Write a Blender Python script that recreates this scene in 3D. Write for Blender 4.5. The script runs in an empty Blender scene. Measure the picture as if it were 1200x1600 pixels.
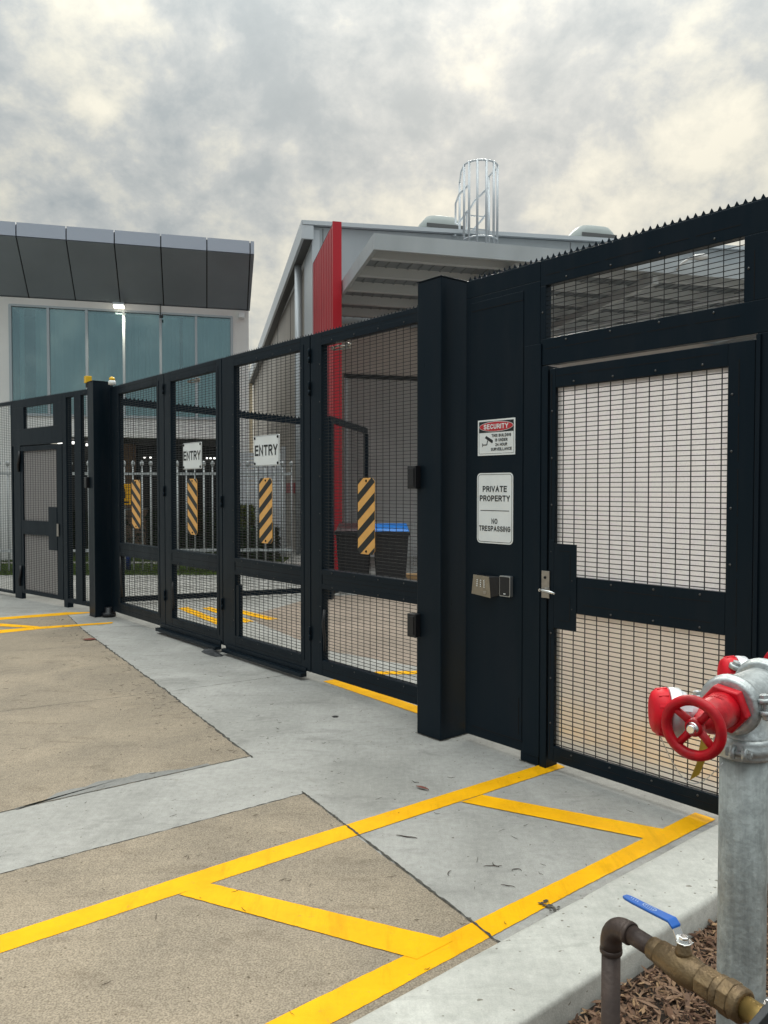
import bpy, math, random
from mathutils import Vector, Matrix
import numpy as np
random.seed(7)
scn = bpy.context.scene
COL = scn.collection
R = math.radians
# ------------------------------------------------------------------ camera
cam = bpy.data.cameras.new('camera'); cam_o = bpy.data.objects.new('camera', cam); COL.objects.link(cam_o)
cam_o.location = (0, 0, 1.6); cam_o.rotation_euler = (R(90 - 1.617), 0, 0)
cam.sensor_fit = 'VERTICAL'; cam.sensor_height = 36.0; cam.lens = 1240 / 1600 * 36
cam.clip_start = .05; cam.clip_end = 2000
scn.camera = cam_o
scn.view_settings.view_transform = 'Standard'; scn.view_settings.look = 'None'
scn.view_settings.gamma = 1.0; scn.view_settings.exposure = 0.90; scn.view_settings.use_curve_mapping = False
# ------------------------------------------------------------------ world
SUN_EL, SUN_AZ = 29.0, 7.0           # azimuth: degrees right of the viewing direction (+Y)
world = bpy.data.worlds.new('World'); scn.world = world; world.use_nodes = True
wt = world.node_tree; wt.nodes.clear()
def wn(t, **k):
    n = wt.nodes.new(t)
    for a, b in k.items(): setattr(n, a, b)
    return n
def wmath(op, a, b=None, clamp=False):
    n = wn('ShaderNodeMath', operation=op); n.use_clamp = clamp
    for i, x in enumerate((a, b)):
        if x is None: continue
        if isinstance(x, (int, float)): n.inputs[i].default_value = x
        else: wt.links.new(x, n.inputs[i])
    return n.outputs[0]
wout = wn('ShaderNodeOutputWorld')
sky = wn('ShaderNodeTexSky', sky_type='NISHITA'); sky.sun_disc = False
sky.sun_elevation = R(SUN_EL); sky.sun_rotation = R(SUN_AZ)
bg1 = wn('ShaderNodeBackground'); bg1.inputs[1].default_value = .07
wt.links.new(sky.outputs[0], bg1.inputs[0])
tc = wn('ShaderNodeTexCoord'); sp = wn('ShaderNodeSeparateXYZ'); wt.links.new(tc.outputs['Generated'], sp.inputs[0])
zz = wmath('ADD', wmath('MAXIMUM', sp.outputs[2], 0.0), .62)
px, py = wmath('DIVIDE', sp.outputs[0], zz), wmath('DIVIDE', sp.outputs[1], zz)
cb = wn('ShaderNodeCombineXYZ'); wt.links.new(px, cb.inputs[0]); wt.links.new(py, cb.inputs[1])
def noise(scale, detail, rough, dist=0, loc=(0, 0, 0), sc=(1, 1, 1)):
    mp = wn('ShaderNodeMapping'); mp.inputs['Location'].default_value = loc; mp.inputs['Scale'].default_value = sc
    wt.links.new(cb.outputs[0], mp.inputs[0])
    n = wn('ShaderNodeTexNoise'); n.inputs['Scale'].default_value = scale; n.inputs['Detail'].default_value = detail
    n.inputs['Roughness'].default_value = rough; n.inputs['Distortion'].default_value = dist
    wt.links.new(mp.outputs[0], n.inputs['Vector']); return n.outputs['Fac']
n1 = noise(4.4, 11, .60, .15, (3.1, 7.4, 0), (1, .8, 1))
n2 = noise(12, 9, .62, .15, (1.7, 2.2, 0))
n3 = noise(1.9, 4, .5, .2, (5.2, .6, 0))
mixn = wmath('ADD', wmath('ADD', wmath('MULTIPLY', n1, .50), wmath('MULTIPLY', n2, .26)), wmath('MULTIPLY', n3, .24))
# the thin, bright part of the cloud layer lies round the hidden sun
sd = Vector((math.sin(R(SUN_AZ)) * math.cos(R(SUN_EL)), math.cos(R(SUN_AZ)) * math.cos(R(SUN_EL)), math.sin(R(SUN_EL))))
dt = wn('ShaderNodeVectorMath', operation='DOT_PRODUCT'); wt.links.new(tc.outputs['Generated'], dt.inputs[0]); dt.inputs[1].default_value = sd
glow = wmath('POWER', wmath('MAXIMUM', dt.outputs['Value'], 0.0), 4.0)
cr = wn('ShaderNodeValToRGB'); r = cr.color_ramp
r.elements[0].position = .36; r.elements[0].color = (.285, .32, .325, 1)
r.elements[1].position = .60; r.elements[1].color = (.78, .74, .61, 1)
e = r.elements.new(.45); e.color = (.35, .38, .38, 1)
e = r.elements.new(.50); e.color = (.46, .475, .455, 1)
e = r.elements.new(.555); e.color = (.66, .64, .545, 1)
fac = wmath('ADD', mixn, wmath('MULTIPLY', glow, .10))
wt.links.new(wmath('SUBTRACT', fac, .062), cr.inputs[0])
bg2 = wn('ShaderNodeBackground'); wt.links.new(cr.outputs[0], bg2.inputs[0])
zen = wmath('ADD', wmath('MULTIPLY', wmath('POWER', wmath('MAXIMUM', sp.outputs[2], 0.0), 4.0), 5.2), .52)      # an overcast sky is brightest overhead
wt.links.new(wmath('MULTIPLY', zen, wmath('ADD', wmath('MULTIPLY', glow, .05), .98)), bg2.inputs[1])
mx = wn('ShaderNodeMixShader'); mx.inputs[0].default_value = .93
wt.links.new(bg1.outputs[0], mx.inputs[1]); wt.links.new(bg2.outputs[0], mx.inputs[2])
wt.links.new(mx.outputs[0], wout.inputs[0])
sun = bpy.data.lights.new('sun', 'SUN'); sun.energy = 1.5; sun.angle = R(14); sun.color = (1, .95, .86)
sun_o = bpy.data.objects.new('sun', sun); COL.objects.link(sun_o)
sun_o.rotation_euler = (-sd).to_track_quat('-Z', 'Y').to_euler()

# ------------------------------------------------------------------ frames
def frame(o, d):
    a = math.atan2(d[1], d[0])
    return Matrix.Translation((o[0], o[1], 0)) @ Matrix.Rotation(a, 4, 'Z')
F = frame((.92881, 4.50892), (-.6410075, .7675346))     # x along the fence (away), y towards the street, z up
S = frame((-3.79318, 10.2964), (-.759868, .650077))     # the far fence beyond the left gate post
I4 = Matrix.Identity(4)
ee = Vector((.96551, .26037, 0)); mm = Vector((-.22391, .97461, 0))
CL = Vector((-3.22, 19.0, 0)); CR = Vector((-1.588, 17.9, 0))
LBf = lambda p: CL + ee * p[0] + mm * p[1] + Vector((0, 0, p[2]))
RBf = lambda p: CR + ee * p[0] + mm * p[1] + Vector((0, 0, p[2]))

# ------------------------------------------------------------------ mesh builder
class MB:
    def __init__(s, tr=None): s.v = []; s.f = []; s.sm = []; s.tr = tr
    def add(s, vs, fs, smooth=False):
        b = len(s.v)
        s.v += [tuple(s.tr(Vector(p))) if s.tr else tuple(p) for p in vs]
        s.f += [tuple(b + i for i in f) for f in fs]; s.sm += [smooth] * len(fs); return s
    def box(s, x0, x1, y0, y1, z0, z1):
        vs = [(x, y, z) for x in (x0, x1) for y in (y0, y1) for z in (z0, z1)]
        return s.add(vs, [(0, 1, 3, 2), (4, 6, 7, 5), (0, 4, 5, 1), (2, 3, 7, 6), (0, 2, 6, 4), (1, 5, 7, 3)])
    def hexa(s, lo, hi):           # two quads of 3-D points
        n = len(lo)
        return s.add(list(lo) + list(hi), [tuple(range(n))[::-1], tuple(range(n, 2 * n))] + [(i, (i + 1) % n, n + (i + 1) % n, n + i) for i in range(n)])
    def prism(s, poly, off):
        off = Vector(off); lo = [Vector(p) for p in poly]
        return s.hexa(lo, [p + off for p in lo])
    def poly(s, pts): return s.add(pts, [tuple(range(len(pts)))])
    def bar(s, a, b, w, h=None, up=(0, 0, 1)):
        a, b = Vector(a), Vector(b); h = h or w; t = (b - a).normalized(); u = Vector(up)
        x = t.cross(u)
        if x.length < 1e-4: x = t.cross(Vector((1, 0, 0)))
        x.normalize(); y = x.cross(t); x *= w / 2; y *= h / 2
        return s.hexa([a - x - y, a + x - y, a + x + y, a - x + y], [b - x - y, b + x - y, b + x + y, b - x + y])
    def tube(s, pts, r, n=10, closed=False, cap=True):
        pts = [Vector(p) for p in pts]; m = len(pts); rs = r if isinstance(r, (list, tuple)) else [r] * m
        vs = []; pn = None
        for i, p in enumerate(pts):
            if closed: t = pts[(i + 1) % m] - pts[i - 1]
            else: t = pts[min(i + 1, m - 1)] - pts[max(i - 1, 0)]
            t.normalize()
            if pn is None:
                a = Vector((0, 0, 1)) if abs(t.z) < .9 else Vector((1, 0, 0)); pn = (a - t * a.dot(t)).normalized()
            else: pn = (pn - t * pn.dot(t)).normalized()
            b = t.cross(pn)
            for k in range(n):
                q = 2 * math.pi * k / n; vs.append(p + (pn * math.cos(q) + b * math.sin(q)) * rs[i])
        fs = []
        for i in range(m if closed else m - 1):
            for k in range(n):
                j = (i + 1) % m
                fs.append((i * n + k, i * n + (k + 1) % n, j * n + (k + 1) % n, j * n + k))
        s.add(vs, fs, True)
        if cap and not closed:
            b = len(s.v) - len(vs)
            s.f += [tuple(b + k for k in range(n))[::-1], tuple(b + (m - 1) * n + k for k in range(n))]; s.sm += [False, False]
        return s
    def lathe(s, o, ax, prof, n=24, smooth=True, ph=0, squash=None):   # prof: (distance along axis, radius)
        o = Vector(o); t = Vector(ax).normalized()
        a = Vector((0, 0, 1)) if abs(t.z) < .9 else Vector((1, 0, 0)); x = (a - t * a.dot(t)).normalized(); y = t.cross(x)
        vs = [o + t * h + (x * math.cos(2 * math.pi * (k + ph) / n) + y * math.sin(2 * math.pi * (k + ph) / n)) * rr for h, rr in prof for k in range(n)]
        m = len(prof)
        s.add(vs, [(i * n + k, i * n + (k + 1) % n, (i + 1) * n + (k + 1) % n, (i + 1) * n + k) for i in range(m - 1) for k in range(n)], smooth)
        b = len(s.v) - len(vs)
        s.f += [tuple(b + k for k in range(n))[::-1], tuple(b + (m - 1) * n + k for k in range(n))]; s.sm += [False, False]
        return s

ORG = {}
def mesh_of(mb, name, mat, o=(0, 0, 0)):
    me = bpy.data.meshes.new(name); o = Vector(o)
    me.from_pydata([tuple(Vector(v) - o) for v in mb.v], [], mb.f)
    me.polygons.foreach_set('use_smooth', mb.sm)
    if mat: me.materials.append(mat)
    me.update()
    import bmesh
    bm = bmesh.new(); bm.from_mesh(me); bmesh.ops.recalc_face_normals(bm, faces=bm.faces); bm.to_mesh(me); bm.free()
    return me
def fin(o, bevel=0, weld=False):
    if bevel:
        m = o.modifiers.new('bevel', 'BEVEL'); m.width = bevel; m.segments = 2; m.limit_method = 'ANGLE'; m.angle_limit = R(40)
def thing(name, label, cat, at=(0, 0, 0), fr=I4, group=None, kind=None):
    o = bpy.data.objects.new(name, None); COL.objects.link(o)
    o.matrix_world = fr @ Matrix.Translation(at); o.empty_display_size = .1
    ORG[o] = Vector(at); o['label'] = label; o['category'] = cat
    if group: o['group'] = group
    if kind: o['kind'] = kind
    return o
def part(parent, name, mb, mat, bevel=0, stuff=False, label=None):
    o = bpy.data.objects.new(name, mesh_of(mb, name, mat, ORG[parent])); COL.objects.link(o)
    o.parent = parent; ORG[o] = ORG[parent]; fin(o, bevel)
    if stuff: o['kind'] = 'stuff'
    if label: o['label'] = label
    return o
def solo(name, mb, mat, label, cat, at=(0, 0, 0), fr=I4, group=None, bevel=0, kind=None):
    o = bpy.data.objects.new(name, mesh_of(mb, name, mat, at)); COL.objects.link(o)
    o.matrix_world = fr @ Matrix.Translation(at); ORG[o] = Vector(at); fin(o, bevel)
    o['label'] = label; o['category'] = cat
    if group: o['group'] = group
    if kind: o['kind'] = kind
    return o
def struct(name, mb, mat, fr=I4, bevel=0, label=None):
    o = bpy.data.objects.new(name, mesh_of(mb, name, mat)); COL.objects.link(o)
    o.matrix_world = fr; o['kind'] = 'structure'; ORG[o] = Vector((0, 0, 0)); fin(o, bevel)
    if label: o['label'] = label
    return o
def piece(parent, name, me, loc):      # copies that share mesh data, children of parent (loc in parent's frame coordinates)
    o = bpy.data.objects.new(name, me); COL.objects.link(o); o.parent = parent
    o.location = Vector(loc) - ORG[parent]; return o
def dup(root, loc, label=None, fr=None, rot=None):
    r = root.copy(); COL.objects.link(r)
    if fr is not None: r.matrix_world = fr @ Matrix.Translation(loc)
    else: r.location = loc
    if label: r['label'] = label
    for ch in list(root.children):
        c = ch.copy(); COL.objects.link(c); c.parent = r
        for g in list(ch.children):
            q = g.copy(); COL.objects.link(q); q.parent = c
    return r

# ------------------------------------------------------------------ materials
def mat(name, col, rough=.6, metal=0, spec=.5, var=0, vscale=8, bump=0, bscale=60, col2=None, coat=0, stretch=(1, 1, 1), detail=5):
    m = bpy.data.materials.new(name); m.use_nodes = True; nt = m.node_tree; b = nt.nodes['Principled BSDF']
    b.inputs['Base Color'].default_value = (*col, 1); b.inputs['Roughness'].default_value = rough
    b.inputs['Metallic'].default_value = metal; b.inputs['Specular IOR Level'].default_value = spec
    b.inputs['Coat Weight'].default_value = coat
    if var or bump or col2:
        g = nt.nodes.new('ShaderNodeTexCoord'); mp = nt.nodes.new('ShaderNodeMapping'); mp.inputs['Scale'].default_value = stretch
        nt.links.new(g.outputs['Object'], mp.inputs[0])
    if var or col2:
        n = nt.nodes.new('ShaderNodeTexNoise'); n.inputs['Scale'].default_value = vscale; n.inputs['Detail'].default_value = detail
        nt.links.new(mp.outputs[0], n.inputs[0])
        rp = nt.nodes.new('ShaderNodeValToRGB'); c2 = col2 or tuple(c * (1 - var) for c in col)
        rp.color_ramp.elements[0].position = .35; rp.color_ramp.elements[0].color = (*c2, 1)
        rp.color_ramp.elements[1].position = .65; rp.color_ramp.elements[1].color = (*[min(1, c * (1 + var * .5)) for c in col], 1)
        nt.links.new(n.outputs[0], rp.inputs[0]); nt.links.new(rp.outputs[0], b.inputs['Base Color'])
    if bump:
        n = nt.nodes.new('ShaderNodeTexNoise'); n.inputs['Scale'].default_value = bscale; n.inputs['Detail'].default_value = 4
        nt.links.new(mp.outputs[0], n.inputs[0]); bp = nt.nodes.new('ShaderNodeBump'); bp.inputs['Strength'].default_value = bump
        bp.inputs['Distance'].default_value = .004
        nt.links.new(n.outputs[0], bp.inputs['Height']); nt.links.new(bp.outputs[0], b.inputs['Normal'])
    return m
def concrete(name, a, b, speck, stain, sscale=260, spamt=.5, seed=0, crack=0):
    m = bpy.data.materials.new(name); m.use_nodes = True; nt = m.node_tree; L = nt.links.new; N = nt.nodes.new
    bs = nt.nodes['Principled BSDF']; bs.inputs['Roughness'].default_value = .82; bs.inputs['Specular IOR Level'].default_value = .3
    g = N('ShaderNodeNewGeometry'); mp = N('ShaderNodeMapping'); mp.inputs['Location'].default_value = (seed, seed * 1.7, 0); L(g.outputs['Position'], mp.inputs[0])
    def nz(sc, det, ro, dist=0, scale=(1, 1, 1), rot=0):
        q = N('ShaderNodeMapping'); q.inputs['Scale'].default_value = scale; q.inputs['Rotation'].default_value = (0, 0, rot); L(mp.outputs[0], q.inputs[0])
        n = N('ShaderNodeTexNoise'); n.inputs['Scale'].default_value = sc; n.inputs['Detail'].default_value = det; n.inputs['Roughness'].default_value = ro
        n.inputs['Distortion'].default_value = dist; L(q.outputs[0], n.inputs[0]); return n.outputs[0]
    def ramp(x, p0, c0, p1, c1):
        rp = N('ShaderNodeValToRGB'); e0, e1 = rp.color_ramp.elements; e0.position = p0; e1.position = p1; e0.color = (*c0, 1); e1.color = (*c1, 1); L(x, rp.inputs[0]); return rp.outputs[0]
    def mix(fac, c1, c2, mode='MIX'):
        x = N('ShaderNodeMix'); x.data_type = 'RGBA'; x.blend_type = mode
        if isinstance(fac, float): x.inputs[0].default_value = fac
        else: L(fac, x.inputs[0])
        L(c1, x.inputs[6])
        if isinstance(c2, tuple): x.inputs[7].default_value = (*c2, 1)
        else: L(c2, x.inputs[7])
        return x.outputs[2]
    base = ramp(nz(1.3, 7, .6, .6), .36, b, .64, a)
    fine = ramp(nz(sscale, 2, .6), .35, speck, .65, (1, 1, 1))
    c = mix(spamt, base, fine, 'MULTIPLY')
    mid = ramp(nz(26, 5, .65), .3, (.80, .80, .80), .7, (1.06, 1.06, 1.06))
    c = mix(.8, c, mid, 'MULTIPLY')
    st = ramp(nz(2.6, 8, .62, .8, (1, 2.6, 1), .87), .55, (0, 0, 0), .74, (1, 1, 1))
    c = mix(st, c, mix(1.0, c, stain, 'MULTIPLY'))
    sp = ramp(nz(42, 1, .4), .735, (0, 0, 0), .76, (1, 1, 1))        # small dark spots
    c = mix(sp, c, mix(1.0, c, (.45, .42, .38), 'MULTIPLY'))
    br = ramp(nz(70, 3, .6, 0, (1, .07, 1), .87), .3, (.93, .93, .93), .7, (1.04, 1.04, 1.04)); c = mix(.7, c, br, 'MULTIPLY')      # broom finish
    oil = ramp(nz(3.1, 5, .6, .5), .66, (0, 0, 0), .72, (1, 1, 1)); c = mix(oil, c, mix(1.0, c, (.84, .83, .80), 'MULTIPLY'))
    ty = ramp(nz(1.7, 6, .7, .2, (.22, 3.2, 1), -.25), .60, (0, 0, 0), .72, (1, 1, 1)); c = mix(ty, c, mix(1.0, c, (.86, .86, .86), 'MULTIPLY'))
    if crack:
        vo = N('ShaderNodeTexVoronoi'); vo.feature = 'DISTANCE_TO_EDGE'; vo.inputs['Scale'].default_value = 1.1
        dm = N('ShaderNodeMix'); dm.data_type = 'VECTOR'; dm.inputs[0].default_value = .25; L(mp.outputs[0], dm.inputs[4])
        wz = N('ShaderNodeTexNoise'); wz.inputs['Scale'].default_value = 3; wz.inputs['Detail'].default_value = 6; L(mp.outputs[0], wz.inputs[0]); L(wz.outputs['Color'], dm.inputs[5])
        L(dm.outputs[1], vo.inputs['Vector'])
        ck = ramp(vo.outputs['Distance'], .0, (1, 1, 1), .006, (0, 0, 0))
        c = mix(ck, c, mix(1.0, c, (.7, .68, .66), 'MULTIPLY'))
    L(c, bs.inputs['Base Color'])
    bp = N('ShaderNodeBump'); bp.inputs['Strength'].default_value = .45; bp.inputs['Distance'].default_value = .003
    L(nz(sscale * .8, 3, .7), bp.inputs['Height']); L(bp.outputs[0], bs.inputs['Normal'])
    return m
M = {}
M['grey_conc'] = concrete('grey_concrete', (.455, .44, .41), (.335, .325, .30), (.70, .70, .70), (.72, .72, .72), 170, .55, 0)
M['brown_conc'] = concrete('brown_concrete', (.43, .355, .265), (.325, .272, .208), (.38, .36, .34), (.72, .70, .68), 150, .75, 5)
M['yard_brown'] = concrete('yard_brown_concrete', (.40, .32, .26), (.32, .26, .21), (.5, .48, .46), (.75, .72, .70), 120, .6, 9)
M['kerb'] = concrete('kerb_concrete', (.60, .585, .535), (.48, .47, .43), (.72, .72, .72), (.78, .78, .77), 190, .4, 3)
M['far'] = concrete('far_asphalt', (.18, .18, .175), (.13, .13, .13), (.6, .6, .6), (.8, .8, .8), 90, .5, 12)
M['joint'] = mat('joint_dirt_and_shade', (.075, .068, .058), .95, var=.5, vscale=40)  # joint and stain dirt, and the painted contact shade at post feet
M['patch'] = concrete('cement_smear', (.27, .265, .25), (.21, .205, .19), (.7, .7, .7), (.8, .8, .8), 150, .4, 6)
def yellow():
    m = mat('yellow_line_paint', (.9, .48, .0), .7, spec=.2)
    nt = m.node_tree; b = nt.nodes['Principled BSDF']; L = nt.links.new; N = nt.nodes.new
    g = N('ShaderNodeNewGeometry')
    n = N('ShaderNodeTexNoise'); n.inputs['Scale'].default_value = 34; n.inputs['Detail'].default_value = 9; n.inputs['Roughness'].default_value = .82; L(g.outputs['Position'], n.inputs[0])
    rp = N('ShaderNodeValToRGB'); e0, e1 = rp.color_ramp.elements; e0.position = .60; e1.position = .68; e0.color = (0, 0, 0, 1); e1.color = (1, 1, 1, 1); L(n.outputs[0], rp.inputs[0])
    n2 = N('ShaderNodeTexNoise'); n2.inputs['Scale'].default_value = 5; n2.inputs['Detail'].default_value = 7; n2.inputs['Roughness'].default_value = .7; L(g.outputs['Position'], n2.inputs[0])
    r2 = N('ShaderNodeValToRGB'); r2.color_ramp.elements[0].position = .35; r2.color_ramp.elements[1].position = .7
    r2.color_ramp.elements[0].color = (.78, .375, .0, 1); r2.color_ramp.elements[1].color = (.94, .47, .0, 1); L(n2.outputs[0], r2.inputs[0])
    mx = N('ShaderNodeMix'); mx.data_type = 'RGBA'; L(rp.outputs[0], mx.inputs[0]); L(r2.outputs[0], mx.inputs[6]); mx.inputs[7].default_value = (.36, .22, .07, 1)
    mp = N('ShaderNodeMapping'); mp.inputs['Scale'].default_value = (3, .4, 1); mp.inputs['Rotation'].default_value = (0, 0, .5); L(g.outputs['Position'], mp.inputs[0])
    n4 = N('ShaderNodeTexNoise'); n4.inputs['Scale'].default_value = 2.2; n4.inputs['Detail'].default_value = 9; n4.inputs['Roughness'].default_value = .75; L(mp.outputs[0], n4.inputs[0])
    r4 = N('ShaderNodeValToRGB'); r4.color_ramp.elements[0].position = .52; r4.color_ramp.elements[1].position = .74; r4.color_ramp.elements[0].color = (1, 1, 1, 1); r4.color_ramp.elements[1].color = (.72, .70, .66, 1); L(n4.outputs[0], r4.inputs[0])
    m4 = N('ShaderNodeMix'); m4.data_type = 'RGBA'; m4.blend_type = 'MULTIPLY'; m4.inputs[0].default_value = 1; L(mx.outputs[2], m4.inputs[6]); L(r4.outputs[0], m4.inputs[7])
    L(m4.outputs[2], b.inputs['Base Color'])
    bp = N('ShaderNodeBump'); bp.inputs['Strength'].default_value = .3; bp.inputs['Distance'].default_value = .002
    n3 = N('ShaderNodeTexNoise'); n3.inputs['Scale'].default_value = 240; L(g.outputs['Position'], n3.inputs[0]); L(n3.outputs[0], bp.inputs['Height']); L(bp.outputs[0], b.inputs['Normal'])
    return m
M['yellow'] = yellow()
def navy(*a, **k):
    m = mat(*a, **k); nt = m.node_tree; b = nt.nodes['Principled BSDF']; N = nt.nodes.new; L = nt.links.new
    b.inputs['Specular Tint'].default_value = (.62, .80, 1.0, 1); b.inputs['Specular IOR Level'].default_value = .20
    g = N('ShaderNodeTexCoord'); mp = N('ShaderNodeMapping'); mp.inputs['Scale'].default_value = (1, 1, .16); L(g.outputs['Object'], mp.inputs[0])
    n = N('ShaderNodeTexNoise'); n.inputs['Scale'].default_value = 7; n.inputs['Detail'].default_value = 8; n.inputs['Roughness'].default_value = .7; L(mp.outputs[0], n.inputs[0])
    mr = N('ShaderNodeMapRange'); mr.inputs[1].default_value = .3; mr.inputs[2].default_value = .7; mr.inputs[3].default_value = a[2] - .07; mr.inputs[4].default_value = a[2] + .14; L(n.outputs[0], mr.inputs[0]); L(mr.outputs[0], b.inputs['Roughness'])
    rp = N('ShaderNodeValToRGB'); e0, e1 = rp.color_ramp.elements; e0.position = .45; e1.position = .85; e0.color = (*a[1], 1); e1.color = (.011, .014, .018, 1); L(n.outputs[0], rp.inputs[0]); L(rp.outputs[0], b.inputs['Base Color'])
    return m
M['black'] = navy('dark_navy_powdercoat', (.0045, .0095, .0145), .34, spec=.5, bump=.05, bscale=420)
M['black2'] = navy('dark_navy_plate', (.0042, .0090, .0138), .38, spec=.5, bump=.05, bscale=420)
M['slot'] = mat('slot_black', (.001, .001, .002), .9)
M['wire'] = mat('black_wire', (.006, .008, .010), .45, spec=.5)
M['bolt'] = mat('bolt_steel', (.10, .10, .10), .35, 1)
M['steel'] = mat('brushed_steel', (.42, .39, .35), .38, 1, var=.15, vscale=30)
M['chrome'] = mat('polished_steel', (.75, .75, .74), .2, 1)
M['brownsteel'] = mat('keypad_plate', (.30, .26, .20), .45, .6, var=.12, vscale=20)
M['white_sign'] = mat('white_sign_face', (.82, .85, .85), .35, var=.05, vscale=6)
M['sign_black'] = mat('sign_black_ink', (.012, .014, .016), .5)
M['sign_red'] = mat('sign_red_ink', (.52, .025, .035), .45)
M['sign_edge'] = mat('sign_aluminium_edge', (.45, .46, .46), .35, .8)
M['orange'] = mat('reflective_orange', (.80, .42, .11), .4, var=.06, vscale=12)
M['strip_black'] = mat('reflective_black', (.012, .014, .013), .45)
M['blackplastic'] = mat('black_plastic', (.008, .008, .010), .42)
M['binbody'] = mat('bin_plastic', (.012, .014, .018), .55)
M['binblue'] = mat('blue_lid', (.006, .16, .55), .4)
M['binred'] = mat('red_lid', (.035, .005, .006), .5)
M['yellowbox'] = mat('yellow_beacon', (.82, .48, .005), .35)
M['galv'] = mat('galvanised_steel', (.46, .48, .49), .48, .75, var=.25, vscale=9, bump=.25, bscale=60, stretch=(1, 1, .35))
def spangle(name, col, sc, rough, metal, st=.3):
    m = mat(name, col, rough, metal, bump=.5, bscale=75); nt = m.node_tree; b = nt.nodes['Principled BSDF']; N = nt.nodes.new; L = nt.links.new
    g = N('ShaderNodeTexCoord'); v = N('ShaderNodeTexVoronoi'); v.inputs['Scale'].default_value = sc; L(g.outputs['Object'], v.inputs[0])
    mp = N('ShaderNodeMapping'); mp.inputs['Scale'].default_value = (1, 1, .10); L(g.outputs['Object'], mp.inputs[0])
    n = N('ShaderNodeTexNoise'); n.inputs['Scale'].default_value = 22; n.inputs['Detail'].default_value = 8; n.inputs['Roughness'].default_value = .7; L(mp.outputs[0], n.inputs[0])
    n2 = N('ShaderNodeTexNoise'); n2.inputs['Scale'].default_value = 9; n2.inputs['Detail'].default_value = 9; n2.inputs['Roughness'].default_value = .65; L(g.outputs['Object'], n2.inputs[0])
    sv = N('ShaderNodeSeparateColor'); L(v.outputs['Color'], sv.inputs[0])
    def mr(x, a0, a1_, b0, b1_):
        q = N('ShaderNodeMapRange'); q.inputs[1].default_value = a0; q.inputs[2].default_value = a1_; q.inputs[3].default_value = b0; q.inputs[4].default_value = b1_; L(x, q.inputs[0]); return q.outputs[0]
    def mul(x, y): q = N('ShaderNodeMath'); q.operation = 'MULTIPLY'; L(x, q.inputs[0]); L(y, q.inputs[1]); return q.outputs[0]
    f = mul(mul(mr(sv.outputs[0], 0, 1, .88, 1.1), mr(n.outputs[0], .32, .68, 1 - st, 1 + st * .5)), mr(n2.outputs[0], .35, .65, 1 - st, 1 + st * .6))
    vm = N('ShaderNodeVectorMath'); vm.operation = 'SCALE'; vm.inputs[0].default_value = col; L(f, vm.inputs['Scale']); L(vm.outputs[0], b.inputs['Base Color'])
    L(mr(n2.outputs[0], .35, .65, rough - .08, rough + .15), b.inputs['Roughness'])
    return m
M['galvpipe'] = spangle('weathered_galvanised_pipe', (.40, .43, .42), 85, .5, .2, .34)
M['galvcast'] = spangle('galvanised_casting', (.52, .55, .55), 110, .40, .55, .16)
M['alu'] = mat('cast_aluminium', (.78, .80, .82), .36, .45, var=.12, vscale=25, bump=.2, bscale=70)
M['redpaint'] = mat('red_enamel', (.56, .002, .012), .40, spec=.35, col2=(.34, .004, .010), vscale=30, bump=.35, bscale=70, detail=8)
M['redcap'] = mat('red_plastic_cap', (.66, .003, .016), .5, spec=.3, var=.16, vscale=18, bump=.15, bscale=80)
M['brass'] = mat('aged_brass', (.22, .15, .075), .45, .6, col2=(.13, .088, .05), vscale=18, bump=.55, bscale=110, detail=8)
M['brasspipe'] = mat('bare_brass_pipe', (.42, .29, .10), .38, .8, var=.3, vscale=20)
M['copper'] = mat('oxidised_copper_pipe', (.10, .070, .058), .5, .4, col2=(.055, .040, .036), vscale=16, bump=.35, bscale=90, detail=8)
M['leverblue'] = mat('blue_vinyl_grip', (.004, .10, .42), .38)
M['leverprint'] = mat('pale_grip_print', (.35, .45, .62), .5)
M['tag'] = mat('yellow_tag', (.48, .30, .01), .5, var=.2, vscale=20)
M['render'] = mat('white_render', (.80, .80, .78), .75, var=.06, vscale=1.2, bump=.1, bscale=40)
M['cladsilver'] = mat('silver_composite_panel', (.46, .50, .58), .38, .35)
M['claddark'] = mat('charcoal_composite_panel', (.22, .25, .28), .42, .15, var=.10, vscale=.8)
M['alum_frame'] = mat('window_frame_aluminium', (.45, .50, .53), .4, .4)
M['blind'] = mat('vertical_blind_fabric', (.62, .82, .84), .8)
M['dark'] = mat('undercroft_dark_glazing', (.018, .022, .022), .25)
M['soffit'] = mat('soffit_grey', (.10, .10, .10), .7)
M['zinc'] = mat('pale_metal_cladding', (.44, .47, .49), .42, .25, var=.10, vscale=1.5, stretch=(1, 1, .25))
M['sidewall'] = mat('beige_metal_cladding', (.42, .38, .34), .55, .1, var=.10, vscale=.7)
M['warmwall'] = mat('under_canopy_wall', (.58, .52, .48), .7, var=.06, vscale=1)
M['roller'] = mat('grey_roller_shutter', (.56, .55, .54), .45, .1, var=.08, vscale=1)
M['redfin'] = mat('red_wall_cladding', (.46, .055, .065), .6, var=.07, vscale=2)
M['redfin2'] = mat('red_trim', (.50, .012, .025), .35)
M['trim'] = mat('white_trim', (.60, .63, .66), .4, .15)
M['gap'] = mat('panel_gap_shadowline', (.01, .01, .01), .9)
M['canopyu'] = mat('canopy_soffit_sheet', (.20, .22, .235), .5, .15)
M['purlin'] = mat('canopy_purlin', (.50, .52, .53), .45, .1)
M['vent'] = mat('roof_vent_fibreglass', (.30, .33, .32), .6)
M['whitefence'] = mat('white_picket_paint', (.40, .42, .42), .45)
M['tan'] = mat('tan_brick', (.30, .20, .13), .8, var=.12, vscale=10)
M['signyel'] = mat('yellow_notice', (.75, .38, .01), .5)
M['bluebox'] = mat('blue_post_paint', (.01, .04, .20), .5)
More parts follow.
